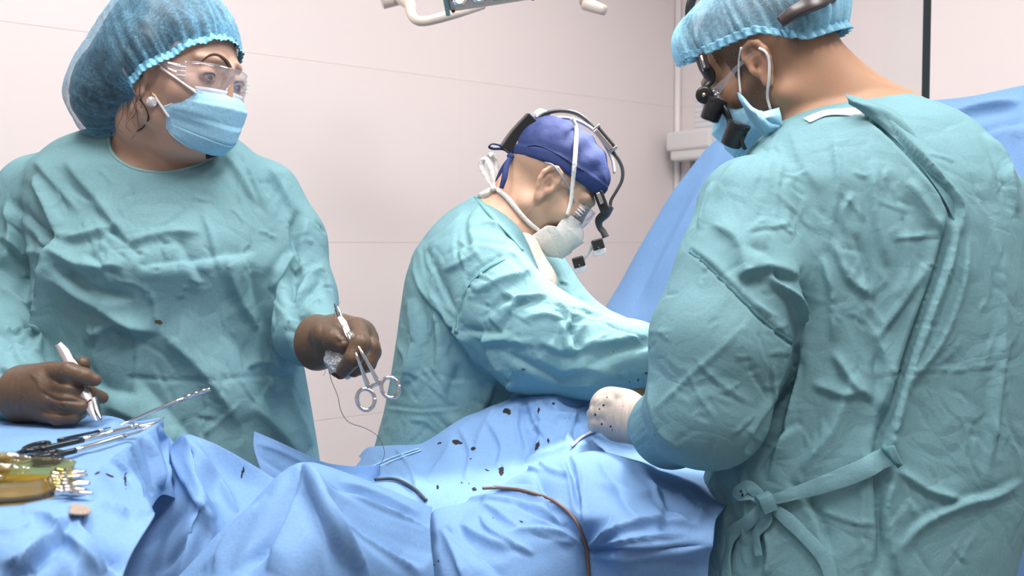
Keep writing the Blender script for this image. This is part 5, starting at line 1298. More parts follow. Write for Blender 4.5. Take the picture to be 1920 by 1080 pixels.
# gloves in the wound area
def gloveB(Q):
    r = cap(Q, P(1225, 680, 1.90), P(1205, 735, 1.96), .036, .032)
    r = smin(r, cap(Q, P(1205, 735, 1.96), P(1165, 742, 1.98), .028, .022), .02)
    for k, (dx, dy, dd) in enumerate(((0, 0, 0), (4, 12, -.015), (8, 22, -.02), (-4, -8, .02))):
        r = smin(r, chain(Q, [P(1168+dx, 738+dy*.6, 1.97+dd), P(1140+dx, 742+dy, 1.96+dd), P(1122+dx, 752+dy, 1.95+dd)], [.011, .010, .008], .003), .006)
    return r
g_, V, Fq = mesh_iso('glove', gloveB, *bnd(1070, 1260, 640, 800, 1.84, 2.06), .0024, RUB_W, su, 2)
attr(g_, 'stain', np.zeros(len(V)))
def gloveB2(Q):
    r = cap(Q, P(1240, 690, 2.08), P(1120, 745, 2.06), .034, .030)
    for k in range(4):
        r = smin(r, chain(Q, [P(1135, 735+k*7, 2.05-.012*k), P(1108, 745+k*6, 2.03-.012*k), P(1092, 756+k*5, 2.01-.012*k)], [.011, .010, .008], .003), .006)
    return r
g_, V, Fq = mesh_iso('glove', gloveB2, *bnd(1060, 1260, 650, 800, 1.93, 2.14), .0026, RUB_W, su, 2)
attr(g_, 'stain', np.zeros(len(V)))
# ------------------------------------------------------------------ assistant seen from behind (right)
sa = empty('person', None); tag(sa, 'person in teal gown and bouffant cap with black loupes seen from behind, at right', 'person')
fy = math.radians(28); fp = math.radians(31)
HC = Head(P(1436, 114, 1.60), (-math.cos(fy)*math.cos(fp), math.sin(fy)*math.cos(fp), -math.sin(fp)), -7, 1.04)
SCs = [(178, 1600, 1690, 1.60, .04), (186, 1560, 1725, 1.59, .06), (200, 1515, 1765, 1.58, .08), (222, 1468, 1805, 1.56, .10), (250, 1432, 1835, 1.55, .115), (290, 1398, 1868, 1.54, .13), (340, 1375, 1893, 1.53, .14),
       (420, 1372, 1912, 1.53, .15), (520, 1376, 1922, 1.53, .155), (640, 1382, 1928, 1.53, .155), (760, 1372, 1930, 1.53, .155), (860, 1334, 1925, 1.53, .16), (960, 1308, 1905, 1.53, .165), (1080, 1298, 1872, 1.53, .17), (1450, 1290, 1860, 1.54, .18)]
torC = column(SCs)
armC = ([P(1415, 400, 1.48), P(1390, 520, 1.45), P(1348, 640, 1.43), P(1325, 765, 1.43), P(1258, 801, 1.52), P(1222, 800, 1.59)], [.088, .092, .094, .084, .057, .042])
armC2 = ([P(1840, 400, 1.60), P(1850, 600, 1.66), P(1700, 760, 1.78), P(1450, 760, 1.90)], [.08, .07, .06, .05])
def gownC(Q):
    d = torC(Q); d = smin(d, chain(Q, *armC2, k=.02), .02)
    return smin(d, chain(Q, *armC, k=.03), .012)
gC = norm_sdf(gownC)
def holeC(Q): return cap(Q, P(1545, 150, 1.56), P(1640, 120, 1.60), .055, .06)
CRC = [
 ([(1295, 470), (1330, 500), (1390, 560), (1440, 610), (1485, 645)], 3, 3, 's'), ([(1290, 462), (1335, 490), (1400, 555), (1488, 636)], 10, 3, 'r'),
 ([(1500, 640), (1480, 720), (1430, 800), (1400, 850)], 9, -13, 'f'), ([(1510, 600), (1500, 680), (1475, 800), (1440, 900)], 12, 12, 'f'), ([(1440, 520), (1490, 560), (1505, 620)], 8, 9, 'f'), ([(1500, 500), (1510, 580), (1500, 700), (1480, 800)], 9, -7, 'f'),
 ([(1380, 520), (1440, 500), (1500, 520)], 14, 8, 'f'), ([(1400, 460), (1440, 480), (1470, 540)], 14, -6, 'f'), ([(1330, 420), (1380, 450), (1400, 520)], 16, 5),
 ([(1590, 185), (1660, 230), (1740, 310), (1795, 380), (1800, 440)], 7, 11, 'f'), ([(1610, 200), (1680, 260), (1760, 350), (1790, 420)], 9, -9, 'f'), ([(1795, 390), (1780, 480), (1730, 620), (1680, 780), (1660, 900)], 9, 13, 'f'), ([(1780, 400), (1760, 500), (1710, 640), (1665, 790)], 10, -10, 'f'),
 ([(1815, 440), (1800, 540), (1760, 640), (1700, 720)], 9, 7, 'f'), ([(1700, 340), (1740, 400), (1770, 440)], 14, 6, 'f'), ([(1630, 300), (1640, 400), (1660, 500)], 12, 6, 'f'), ([(1560, 250), (1570, 330), (1560, 420)], 10, 3.5),
 ([(1600, 360), (1580, 400), (1590, 450)], 7, 4, 'f'), ([(1690, 430), (1700, 500), (1680, 560)], 10, 4, 'f'), ([(1560, 450), (1590, 520), (1640, 560)], 10, 5, 'f'), ([(1600, 440), (1630, 520), (1640, 600)], 9, -5, 'f'), ([(1540, 480), (1560, 560), (1560, 640)], 10, 5, 'f'),
 ([(1670, 450), (1720, 445), (1770, 440)], 4, 2.5), ([(1640, 620), (1660, 700), (1640, 780)], 12, 6, 'f'), ([(1560, 660), (1600, 720), (1640, 750)], 10, 5, 'f'), ([(1600, 700), (1560, 800), (1500, 880)], 14, 6, 'f'), ([(1660, 760), (1640, 860), (1650, 1000), (1640, 1080)], 9, -8, 'f'),
 ([(1680, 880), (1660, 960), (1680, 1080)], 9, 7, 'f'), ([(1680, 880), (1740, 920), (1810, 940)], 7, 5, 'f'), ([(1920, 900), (1860, 930), (1810, 942), (1730, 980), (1690, 1030)], 8, 6, 'f'), ([(1860, 400), (1880, 560), (1870, 720), (1850, 900)], 12, 5, 'f'), ([(1900, 640), (1880, 760), (1870, 860)], 9, -4, 'f'),
 ([(1845, 250), (1880, 300), (1905, 400)], 9, 7, 'f'), ([(1770, 700), (1840, 690), (1910, 694)], 3, 1.8), ([(1640, 700), (1720, 694), (1800, 694)], 3, 1.8), ([(1620, 840), (1615, 960), (1620, 1080)], 5, 3, 'f'), ([(1540, 960), (1600, 980), (1650, 985)], 4, 2.5),
 ([(1475, 900), (1530, 960), (1560, 1040)], 9, -6, 'f'), ([(1380, 880), (1400, 940), (1390, 1020)], 9, 6, 'f'), ([(1345, 900), (1370, 980), (1360, 1070)], 8, -5, 'f'), ([(1420, 880), (1450, 830), (1500, 790)], 9, -6, 'f'), ([(1430, 980), (1440, 1040), (1430, 1090)], 9, 6, 'f'),
 ([(1400, 605), (1350, 655), (1305, 695), (1225, 770)], 3.5, 2.6, 'r'), ([(1290, 690), (1310, 740), (1345, 790)], 3.5, 2.2, 'r'), ([(1300, 670), (1350, 720), (1410, 760)], 4, 2.2, 'f'), ([(1215, 720), (1230, 800), (1280, 850)], 8, 4, 'f'),
 ([(1380, 300), (1340, 360), (1320, 420)], 10, 3.5), ([(1335, 340), (1320, 380), (1310, 430)], 8, 5, 'f'), ([(1480, 240), (1500, 300), (1540, 360)], 16, 2), ([(1640, 640), (1700, 560), (1740, 500)], 9, 5, 'f'), ([(1520, 720), (1580, 740), (1620, 735)], 9, 4)
]
CRC += wrinkles(31, 60, 1400, 1780, 250, 620, 65, 40)+wrinkles(32, 45, 1380, 1900, 620, 1070, 80, 30, (35, 110))+wrinkles(33, 30, 1215, 1480, 480, 870, -35, 40)+wrinkles(34, 16, 1800, 1905, 300, 900, 85, 20, (40, 110))
gw, VG, FG = mesh_iso('gown', lambda Q: smax(gC(Q), -holeC(Q), .006), (.10, 1.24, .36), (.98, 2.06, 1.52), .0038, GOWN, sa, 2, CRC, wav=[(.0016, 13, 23)], gain=1.65)
attr(gw, 'stain', np.zeros(len(VG)))
gC_bvh = bvh_of(VG, FG)
def bodyC(Q):
    d = head_sdf(HC.q(Q), 1.05, 1.0, nose=.93)*HC.k
    d = smin(d, cap(Q, HC.w((0, -.050, -.035)), P(1585, 232, 1.60), .058, .074), .035)
    d = smin(d, cap(Q, HC.w((0, -.02, -.08)), P(1560, 250, 1.60), .055, .08), .03)
    d = smin(d, torC(Q)+.020, .05)
    d = smin(d, cap(Q, P(1570, 205, 1.6), P(1690, 238, 1.6), .06, .05), .05)
    for (p, r) in ((armC, .035), (armC2, .03)): d = smin(d, chain(Q, p[0], [max(a-r, .026) for a in p[1]], k=.02), .02)
    c = P(1600, 1150, 1.54)
    for sx in (-1, 1): d = smin(d, chain(Q, [c+np.array([sx*.09, 0, 0]), (c[0]+sx*.1, c[1], .5), (c[0]+sx*.1, c[1], .09), (c[0]+sx*.1-.05, c[1]+.10, .045)], [.10, .065, .042, .04], .02), .03)
    return d
SKC = skinmat('skin_assistant', (.46, .27, .175), (.035, .024, .018))
hlo, hhi = bnd(1320, 1720, -20, 300, 1.46, 1.76)
bo, V, Fq = body_mesh(sa, SKC, bodyC, HC, (.12, 1.24, .0), (.98, 2.06, 1.56), .0026, hlo, hhi, P(1500, 262, 1.5)[2])
q = HC.q(V)
nape = sstep(-q[:, 1], .035, .06)*sstep(q[:, 2], -.05, .0)*.85
side = sstep(q[:, 2], .008, .03)*(q[:, 1] < .055)*.9
burn = (np.abs(q[:, 1]-.028) < .014)*sstep(q[:, 2], -.03, .0)*.9
beard = sstep(q[:, 1], .008, .022)*(1-sstep(q[:, 1], .062, .085))*sstep(-q[:, 2], .0, .04)*.85
hh = np.maximum(np.maximum(nape, side), np.maximum(burn, beard))*(np.abs(q[:, 0]) < .0775)*(q[:, 2] > -.125)
attr(bo, 'hair', hh); attr(bo, 'red', .2*np.exp(-((q[:, 1]-.0)**2+(q[:, 2]+.01)**2)/.0006)*(np.abs(q[:, 0]) > .078))
bC_bvh = bvh_of(V, Fq)
eye_parts(HC, sa, (.0, 1, -.4), (.08, .05, .03))
# bouffant cap
def plC(q): return np.interp(q[:, 1], [-.13, -.07, -.022, .059, .09], [-.030, -.016, .0285, .050, .066])-q[:, 2]
mesh_iso('hair', lambda Q: HC.k*smax(ell(HC.q(Q), (0, -.015, .034), (.082, .105, .093)), plC(HC.q(Q))+.004, .01), *bnd(1310, 1640, -60, 160, 1.45, 1.78), .005, simple('black_hair', (.05, .045, .045), .6), sa, 1, wav=[(.002, 60, 5)])
def capC(Q):
    q = HC.q(Q)
    d = ell(q, (0, -.020, .046), (.094, .120, .094))
    d = smin(d, ell(q, (0, .062, .082), (.06, .050, .042)), .04)
    d = smin(d, ell(q, (0, -.100, .030), (.075, .050, .050)), .05)
    return HC.k*smax(d, plC(q), .001)
def ruffC(V, N_):
    q = HC.q(V); bd = -plC(q); th = np.arctan2(q[:, 0], q[:, 1]+.01); near = np.exp(-np.clip(bd, 0, 1)/.03)
    return .005*near*np.sin(th*30+3*np.sin(th*5))+.0035*np.sin(th*44+2*np.sin(th*9)+bd*20)*np.exp(-bd/.1)+waves(V, 18, .006, 34, 18)
NETC = netmat('cap_net_pale', (.26, .58, .78), .24, (.62, .86, .97), 70)
cpc, VK, FK = mesh_iso('bouffant_cap', capC, *bnd(1255, 1640, -110, 175, 1.42, 1.80), .0034, NETC, sa, 2, disp=ruffC, pn=HC.wd((0, 0, 1)), keep=lambda V: plC(HC.q(V)) < -.004)
q = HC.q(VK); fold = np.clip((np.abs(waves(VK, 22, 1, 45, 10))-.5)*.7, 0, .3)+.6*np.exp(-np.clip(-plC(q), 0, 1)/.014)+.8*sstep(-q[:, 1], .085, .12)+.5*sstep(q[:, 1], .06, .09)
attr(cpc, 'fold', fold)
frill(edge_loop(VK, FK), HC, 'elastic_band', cloth('cap_edge_pale', (.32, .66, .84), rough=.7, crumple=.1, cscale=40, transl=.3), cpc, 900, 46, .010, HC.wd((0, 0, -1)), .0028)
# mask and loops
mk, gm, MV, MF = mask_mesh(HC, 'face_mask', MASKB, sa, zt=-.026, zb=-.116, side=.058, puff=.96)
b = MB(); b.tube(gm[0, ::3], .0016, 8, 3); b.tube(gm[-1, ::3], .0014, 8, 3); b.tube(gm[:, 0][::4], .0016, 8, 3); b.build('mask_binding', simple('mask_binding_pale', (.75, .82, .88), .7), mk)
b = MB(); pp, nn = on(bC_bvh, [(1425, 88), (1436, 97), (1442, 115), (1442, 150), (1441, 180), (1446, 205)], .003, 1.52); b.tube(pp, .0022, 8, 5)
pp, nn = on(bC_bvh, [(1392, 90), (1388, 110), (1387, 140), (1389, 178)], .003, 1.53); b.tube(pp, .0018, 8, 5); b.build('ear_loop', ELAST, mk)
def crumpled(name, G, mat, parent, cr=()):
    return sheet(name, G, mat, parent, 8, cr, (.0012, 60), .0012)
crumpled('mask_side_panel', [[(1382, 172, 1.54), (1392, 178, 1.53), (1408, 196, 1.52), (1426, 208, 1.51), (1446, 204, 1.51), (1462, 200, 1.52)],
    [(1384, 185, 1.54), (1398, 198, 1.52), (1414, 212, 1.50), (1432, 220, 1.49), (1450, 216, 1.495), (1466, 216, 1.51)],
    [(1392, 200, 1.55), (1406, 216, 1.53), (1420, 228, 1.51), (1436, 236, 1.50), (1452, 232, 1.50), (1468, 234, 1.51)],
    [(1402, 222, 1.56), (1416, 240, 1.55), (1428, 252, 1.54), (1440, 262, 1.53), (1456, 254, 1.52), (1470, 240, 1.52)]], MASKB, mk, [([(1410, 205), (1430, 225), (1450, 250)], 4, 3, 'f'), ([(1425, 212), (1445, 230), (1465, 235)], 4, -3, 'f')])
wrap_glasses(HC, sa, z0=-.038, z1=.012, y0=.116, side=.074)
# loupes
ls = empty('loupe_headset', None); ls.parent = sa; dl = 1.585
b = MB(); b.tube(PP([(1306, -20, 1.62), (1294, 10, 1.62), (1292, 38, 1.62), (1298, 70, 1.62), (1310, 102, 1.60)]), [.009, .009, .008, .007, .008], 12, 6, flat=.6); b.build('head_band', BLK, ls)
b = MB(); b.tube(PP([(1310, 104, dl), (1320, 124, dl), (1330, 140, dl), (1331, 152, dl), (1322, 165, dl), (1322, 178, dl)]), [.009, .012, .013, .010, .008, .011], 14, 6, flat=.55); b.build('front_bracket', BLK, ls)
b = MB(); Rb = frame(P(1325, 130, dl)-P(1315, 100, dl)); b.box(P(1320, 116, dl-.018), (.009, .014, .006), Rb); br = b.build('front_buckle', simple('dark_brown_buckle', (.05, .03, .03), .15), ls, False, .003)
b = MB(); b.box(P(1318, 116, dl-.025), (.0025, .010, .002), Rb); b.build('buckle_edge', MET, br)
b = MB(); b.lathe([(0, .014), (.008, .014), (.010, .010)], P(1321, 178, dl-.008), C0-P(1321, 178, dl), 20); kn = b.build('pivot_knob', BLK, ls)
b = MB(); b.lathe([(0, .0035), (.003, .003)], P(1320, 178, dl-.018), C0-P(1320, 178, dl), 12); b.build('pivot_screw', simple('brass', (.7, .55, .3), .25, 1), kn)
b = MB(); b.tube(PP([(1326, 178, dl-.01), (1345, 192, dl-.01), (1362, 212, dl-.02), (1372, 236, dl-.02)]), [.009, .010, .009, .008], 10, 5, flat=.5); b.build('loupe_bridge', BLK, ls)
def barrel(c, a, r, L_):
    b = MB(); c = np.asarray(c); b.lathe([(-L_/2, r*.86), (-L_/2+.002, r*.93), (L_/2-.006, r*1.0), (L_/2-.005, r*1.06), (L_/2, r*1.06)], c, a, 32); o = b.build('loupe_barrel', BLK, ls, True)
    for m in [o.modifiers.new('edge', 'EDGE_SPLIT')]: m.split_angle = math.radians(40)
    for s_ in (-1, 1):
        b = MB(); b.lathe([(0, r*.74), (.001, r*.70)], c+np.asarray(a)/np.linalg.norm(a)*s_*(L_/2+.0003), np.asarray(a)*s_, 24)
        b.build('loupe_lens', simple('dark_glass', (.03, .03, .035), .06), o)
    return o
barrel(P(1337, 206, dl-.01), (.30, .10, 1.0) if False else (.35, -.1, .95), .0165, .034)
barrel(P(1378, 252, dl-.05), (.30, -.35, .9), .0175, .036)
b = MB(); b.tube(PP([(1390, 236, dl-.055), (1391, 250, dl-.06), (1390, 265, dl-.06), (1397, 280, dl-.055)]), [.005, .0045, .004, .003], 8, 5); b.build('loupe_lever', BLK, ls)
b = MB(); p = PP([(1462, 42, 1.475), (1490, 22, 1.47), (1525, 6, 1.475), (1560, -8, 1.50)]); b.ribbon(p, [.016, .019, .022, .024], .012, p-HC.loc, 12); b.build('rear_clamp', simple('dark_brown_clamp', (.03, .02, .022), .3), ls, True, .002)
# glove on the camera-side hand
def gloveC(Q):
    r = cap(Q, P(1222, 797, 1.59), P(1165, 782, 1.66), .039, .040)
    r = smin(r, cap(Q, P(1165, 775, 1.66), P(1145, 765, 1.68), .040, .036), .02)
    for k, (x, y) in enumerate(((1150, 742), (1134, 752), (1126, 768), (1128, 786))):
        r = smin(r, chain(Q, [P(x+14, y+6, 1.640), P(x-6, y+6, 1.655), P(x-12, y+10, 1.69), P(x+6, y+16, 1.705)], [.016, .0140, .0125, .011], .004), .003)
    r = smin(r, chain(Q, [P(1160, 765, 1.69), P(1130, 750, 1.72), P(1118, 755, 1.735)], [.018, .014, .011], .004), .008)
    return r
g_, V, Fq = mesh_iso('glove', gloveC, *bnd(1085, 1240, 700, 860, 1.54, 1.80), .0020, RUB_W, sa, 2, cr=[([(1172, 745), (1166, 785), (1172, 815)], 3, 1.0), ([(1180, 750), (1176, 785), (1182, 818)], 3, -1.0), ([(1160, 745), (1152, 780), (1160, 812)], 3, 1.0), ([(1128, 750), (1118, 765), (1120, 790)], 4, 1.6), ([(1135, 755), (1128, 775), (1132, 800)], 3, -1.5)])
stain_attr(g_, V, [(1132, 760, 2.5, 2.5, 0), (1124, 767, 2, 2, 0), (1145, 800, 2, 2, 0), (1148, 806, 1.5, 1.5, 0), (1169, 762, 1.5, 1.2, 0), (1116, 778, 2, 3, 0), (1128, 795, 2, 2, 0), (1138, 745, 1.5, 1.5, 0)])
# collar: white strip, folded gown corner, binding
b = MB(); pp, nn = on(gC_bvh, [(1513, 228), (1545, 215), (1580, 212), (1630, 214)], .002, 1.46); b.ribbon(pp, [.020, .020, .021, .020], .0015, nn, 6); b.build('white_neck_strip', simple('white_tape', (.86, .86, .86), .7), gw)
lp = rim_loop(VG, holeC, gC, P(1590, 190, 1.55)); b = MB(); b.tube(lp, .003, 8, 1, cap=False); b.build('neck_binding', GOWN, gw)
crumpled('gown_flap', [[(1586, 175, 1.44), (1600, 178, 1.445), (1640, 190, 1.46), (1690, 208, 1.47), (1740, 240, 1.475), (1790, 290, 1.46), (1825, 350, 1.44)],
   [(1588, 183, 1.435), (1604, 192, 1.435), (1645, 212, 1.43), (1695, 240, 1.43), (1740, 285, 1.42), (1785, 345, 1.40), (1815, 400, 1.40)],
   [(1590, 195, 1.44), (1610, 208, 1.44), (1650, 238, 1.435), (1690, 275, 1.42), (1735, 325, 1.40), (1775, 385, 1.385), (1800, 440, 1.385)]], GOWN, gw, [([(1600, 190), (1690, 235), (1790, 360)], 6, 4, 'f')])
seam(gC_bvh, [(1295, 470), (1330, 500), (1390, 560), (1440, 610), (1485, 643)], gw, d0=1.4)
# waist tie
b = MB()
pp, nn = on(gC_bvh, catmull([(1672, 852), (1640, 868), (1590, 890), (1530, 912), (1480, 930), (1440, 940)], 5), .012, 1.38)
for _ in range(8): pp[1:-1] = .5*pp[1:-1]+.25*(pp[:-2]+pp[2:]); nn[1:-1] = .5*nn[1:-1]+.25*(nn[:-2]+nn[2:])
b.ribbon(pp, [.026, .027, .026, .022, .017, .012], .003, nn, 2)
kp = pp[-1]
pp, nn = on(gC_bvh, [(1440, 940), (1425, 925), (1402, 915), (1392, 925), (1405, 935), (1432, 942)], .012, 1.38); b.ribbon(pp, [.010, .016, .018, .018, .016, .010], .003, nn, 6)
pp, nn = on(gC_bvh, [(1436, 942), (1405, 975), (1378, 1000), (1372, 1040), (1368, 1085)], .008, 1.38); b.ribbon(pp, [.011, .018, .020, .016, .018], .003, nn, 6)
pp, nn = on(gC_bvh, [(1442, 942), (1480, 975), (1510, 1005), (1545, 1045), (1560, 1090)], .008, 1.38); b.ribbon(pp, [.012, .020, .018, .020, .018], .003, nn, 6)
pp, nn = on(gC_bvh, [(1438, 944), (1440, 975), (1428, 1000), (1424, 1040)], .010, 1.38); b.ribbon(pp, [.012, .018, .012, .010], .003, nn, 6)
b.box(kp+np.array([0, -.006, 0]), (.012, .010, .011), frame((1, 0, .4)))
b.build('waist_tie', GOWN, gw, True, .002)
b = MB(); pp, nn = on(gC_bvh, [(1669, 836), (1673, 868)], .015, 1.38); b.ribbon(pp, .008, .003, C0-pp[0], 4); b.build('tie_loop', simple('dark_teal_tape', (.06, .20, .22), .8), gw)
# ------------------------------------------------------------------ instruments and small things
STEEL = simple('instrument_steel', (.70, .68, .66), .2, 1)
DARKST = simple('dark_steel', (.02, .025, .03), .15, .3)
def at(px, py, d): return P(px, py, d)
def pinst(a, b_, t): return [a[i]+(b_[i]-a[i])*t for i in range(3)]
# tweezers in the woman's left-of-picture hand
tw = empty('tissue_forceps', None); tag(tw, 'flat steel tissue forceps held point down in the brown glove over the table', 'forceps')
b = MB(); nrm = C0-P(140, 700, 1.35)
b.ribbon(PP([(109, 645, 1.372), (120, 660, 1.368), (133, 685, 1.362), (150, 720, 1.352), (162, 748, 1.346), (168, 765, 1.342), (178, 785, 1.338), (182, 789, 1.337)]), [.009, .0135, .013, .0145, .016, .010, .004, .0015], .0018, nrm, 6)
b.build('front_arm', simple('satin_steel', (.72, .68, .70), .35, .7), tw)
b = MB(); b.ribbon(PP([(112, 648, 1.378), (140, 682, 1.376), (162, 715, 1.370), (175, 745, 1.362), (181, 765, 1.356), (188, 782, 1.350), (190, 788, 1.348)]), [.008, .011, .011, .013, .009, .004, .0015], .0018, nrm+np.array([.8, 0, 0]), 6)
b.build('rear_arm', STEEL, tw)
b = MB(); b.ribbon(PP([(160, 757, 1.3405), (166, 753, 1.3405), (171, 749, 1.3405)]), [.001, .002, .003], .0006, nrm, 4); b.build('dried_mark', simple('dried_blood', (.16, .05, .01), .4), tw)
# needle holder in the other hand
nh = empty('needle_holder', None); tag(nh, 'steel ring-handled needle holder gripped in the woman\'s other brown glove', 'needle holder')
d1 = 1.372
b = MB(); b.tube(PP([(627, 570, d1+.035), (632, 585, d1+.03), (637, 596, d1+.025)]), [.0015, .003, .0035], 8, 3, flat=.6); b.build('jaw', DARKST, nh)
b = MB(); b.tube(PP([(632, 573, d1+.038), (638, 585, d1+.033), (641, 596, d1+.025)]), [.0015, .003, .0035], 8, 3, flat=.6); b.build('jaw', STEEL, nh)
b = MB(); b.ribbon(PP([(636, 594, d1+.024), (645, 608, d1+.016), (652, 625, d1+.010), (660, 642, d1+.004)]), [.007, .0095, .010, .006], .004, nrm, 5); b.build('box_joint', STEEL, nh, True, .001)
for pts, ctr, rx, ry, ang in (([(652, 625), (660, 645), (668, 665), (679, 695), (691, 725)], (686, 749), 16.5, 20, -10), ([(654, 622), (666, 640), (676, 657), (692, 685), (710, 717)], (732, 727), 16.5, 19.5, -18)):
    b = MB(); b.tube(PP([(x, y, d1+.008-.030*min(1, k/2)) for k, (x, y) in enumerate(pts)]), [.0022, .0024, .0022, .0024, .0036], 8, 4)
    sh = b.build('shank', STEEL, nh)
    b = MB(); c_, s_ = math.cos(math.radians(ang)), math.sin(math.radians(ang))
    ring = [P(ctr[0]+rx*math.cos(a)*c_-ry*math.sin(a)*s_, ctr[1]+rx*math.cos(a)*s_+ry*math.sin(a)*c_, d1-.022) for a in np.linspace(0, 2*math.pi, 33)]
    b.tube(ring, .0028, 10, 1); b.build('finger_ring', STEEL, sh)
b = MB(); b.ribbon(PP([(692, 728, d1-.022), (700, 722, d1-.022), (712, 718, d1-.022)]), [.006, .005, .006], .003, nrm, 3); b.build('ratchet', STEEL, nh)
b = MB(); b.tube(PP([(626, 575, d1+.034), (631, 573, d1+.034), (637, 567, d1+.034), (638, 564, d1+.034)]), .0004, 6, 4); ne = b.build('suture_needle', STEEL); tag(ne, 'tiny curved needle gripped in the tip of the needle holder', 'needle')
b = MB(); b.tube(PP([(629, 577, 1.40), (626, 595, 1.40), (623, 620, 1.39), (622, 645, 1.385)]), .00035, 5, 5)
b.tube(PP([(617, 695, 1.38), (622, 715, 1.38), (633, 742, 1.38), (640, 772, 1.39), (655, 792, 1.42), (685, 803, 1.48), (708, 818, 1.56), (720, 842, 1.66), (718, 862, 1.76), (706, 878, 1.82), (690, 890, 1.80)]), .0005, 5, 8)
b.tube(PP([(612, 680, 1.39), (609, 690, 1.39), (610, 698, 1.39), (606, 704, 1.39)]), .0003, 5, 5)
su_ = b.build('suture_thread', simple('grey_thread', (.10, .11, .12), .6)); tag(su_, 'thin dark suture thread looping down from the needle holder to the drape', 'thread')
# gauze
def gz(Q):
    r = cap(Q, P(628, 668, 1.405), P(640, 676, 1.40), .016, .018)
    r = smin(r, cap(Q, P(630, 690, 1.40), P(640, 700, 1.405), .012, .010), .012)
    return smin(r, cap(Q, P(650, 702, 1.43), P(672, 698, 1.44), .008, .006), .012)
GZ = cloth('gauze', (.86, .87, .90), crumple=.8, cscale=45, fine=.6, fscale=400, stain=(.22, .08, .02))
g_, V, Fq = mesh_iso('gauze_swab', gz, *bnd(600, 700, 640, 725, 1.36, 1.47), .0016, GZ, None, 1, wav=[(.003, 150, 3), (.0015, 300, 4)])
tag(g_, 'crumpled white gauze swab with brown stain under the gloved fingers', 'gauze')
stain_attr(g_, V, [(632, 706, 16, 7, 0), (644, 700, 8, 6, 0)])
# three long instruments on the table
def zt(px, py, lift=.004): # point resting on the flat table top
    d = (467.-lift*F_PX)/(py-455); return P(px, py, d)
def long_tool(name, label, tip, mid, black, end, ring, r=.0028, jaw=False):
    e = empty(name, None); tag(e, label, 'surgical scissors' if not jaw else 'suction tube', 'long instruments on the table')
    return e
# tubular instrument with a perforated tip
e = empty('long_grasper', None); tag(e, 'long slim steel grasper whose beaded tip rises furthest over the table edge', 'surgical instrument')
b = MB(); b.tube([zt(186, 808), P(225, 798, 1.36), P(290, 770, 1.37), P(345, 747, 1.38)], [.0022, .0026, .0028, .0030], 10, 4); b.build('shaft', STEEL, e)
b = MB(); b.tube([P(345, 747, 1.38), P(352, 744, 1.38), P(360, 742, 1.38), P(366, 739, 1.38), P(374, 737, 1.38), P(381, 734, 1.38), P(387, 732, 1.38), P(394, 730, 1.38)], [.0030, .0040, .0028, .0040, .0030, .0042, .0032, .0030], 10, 3); b.build('beaded_tip', STEEL, e)
b = MB(); b.tube([zt(186, 808), zt(150, 816), zt(110, 826)], [.0018, .002, .003], 8, 3); b.build('rear_rod', DARKST, e)
def scissor(name, label, tipx, joint, dark0, ringc, ringr, d_t):
    e = empty(name, None); tag(e, label, 'surgical scissors')
    return e
e = empty('surgical_scissors', None); tag(e, 'long steel scissors with black handles lying upper of the pair on the blue drape', 'scissors')
b = MB(); b.tube([P(308, 783, 1.28), P(285, 793, 1.265), P(255, 800, 1.25)], [.0008, .0026, .0034], 10, 4, flat=.6); b.tube([P(304, 786, 1.28), P(285, 796, 1.265), P(255, 802, 1.25)], [.0008, .0022, .003], 10, 4, flat=.6)
b.build('blade', STEEL, e)
b = MB(); b.lathe([(0, .0045), (.003, .004), (.004, .002)], P(255, 799, 1.245), (0, 0, 1), 14); b.build('pivot_screw', STEEL, e)
b = MB(); b.tube([P(255, 800, 1.25), zt(205, 812, .010), zt(155, 825, .010)], [.0034, .0036, .0036], 10, 4); b.build('shank', STEEL, e)
b = MB(); b.tube([zt(155, 825, .010), zt(110, 835, .010), zt(75, 843, .010)], [.0036, .0038, .0036], 10, 4); b.build('handle', DARKST, e)
for (cx, cy, rx, ry, an) in ((62, 848, 40, 6.5, -14), (68, 838, 25, 5, -14)):
    b = MB(); c_, s_ = math.cos(math.radians(an)), math.sin(math.radians(an))
    b.tube([zt(cx+rx*math.cos(a)*c_-ry*math.sin(a)*s_, cy+rx*math.cos(a)*s_+ry*math.sin(a)*c_, .006) for a in np.linspace(0, 2*math.pi, 29)], .0030, 10, 1); b.build('finger_ring', DARKST, e)
e = empty('surgical_scissors', None); tag(e, 'shorter curved steel scissors with black handles lying lower of the pair', 'scissors')
b = MB(); b.tube([P(283, 797, 1.235), P(262, 809, 1.23), P(235, 817, 1.235)], [.0008, .0024, .003], 10, 4, flat=.6); b.build('blade', STEEL, e)
b = MB(); b.tube([P(235, 817, 1.235), zt(190, 831, .008), zt(141, 845, .008)], [.0032, .0034, .0034], 10, 4); b.build('shank', STEEL, e)
b = MB(); b.tube([zt(141, 845, .008), zt(120, 850, .008), zt(100, 856, .008)], [.0036, .0036, .0034], 10, 4); b.build('handle', DARKST, e)
for (cx, cy, rx, ry, an) in ((92, 855, 26, 6, -10), (88, 860, 24, 5, -6)):
    b = MB(); c_, s_ = math.cos(math.radians(an)), math.sin(math.radians(an))
    b.tube([zt(cx+rx*math.cos(a)*c_-ry*math.sin(a)*s_, cy+rx*math.cos(a)*s_+ry*math.sin(a)*c_, .006) for a in np.linspace(0, 2*math.pi, 29)], .0034, 10, 1); b.build('finger_ring', DARKST, e)
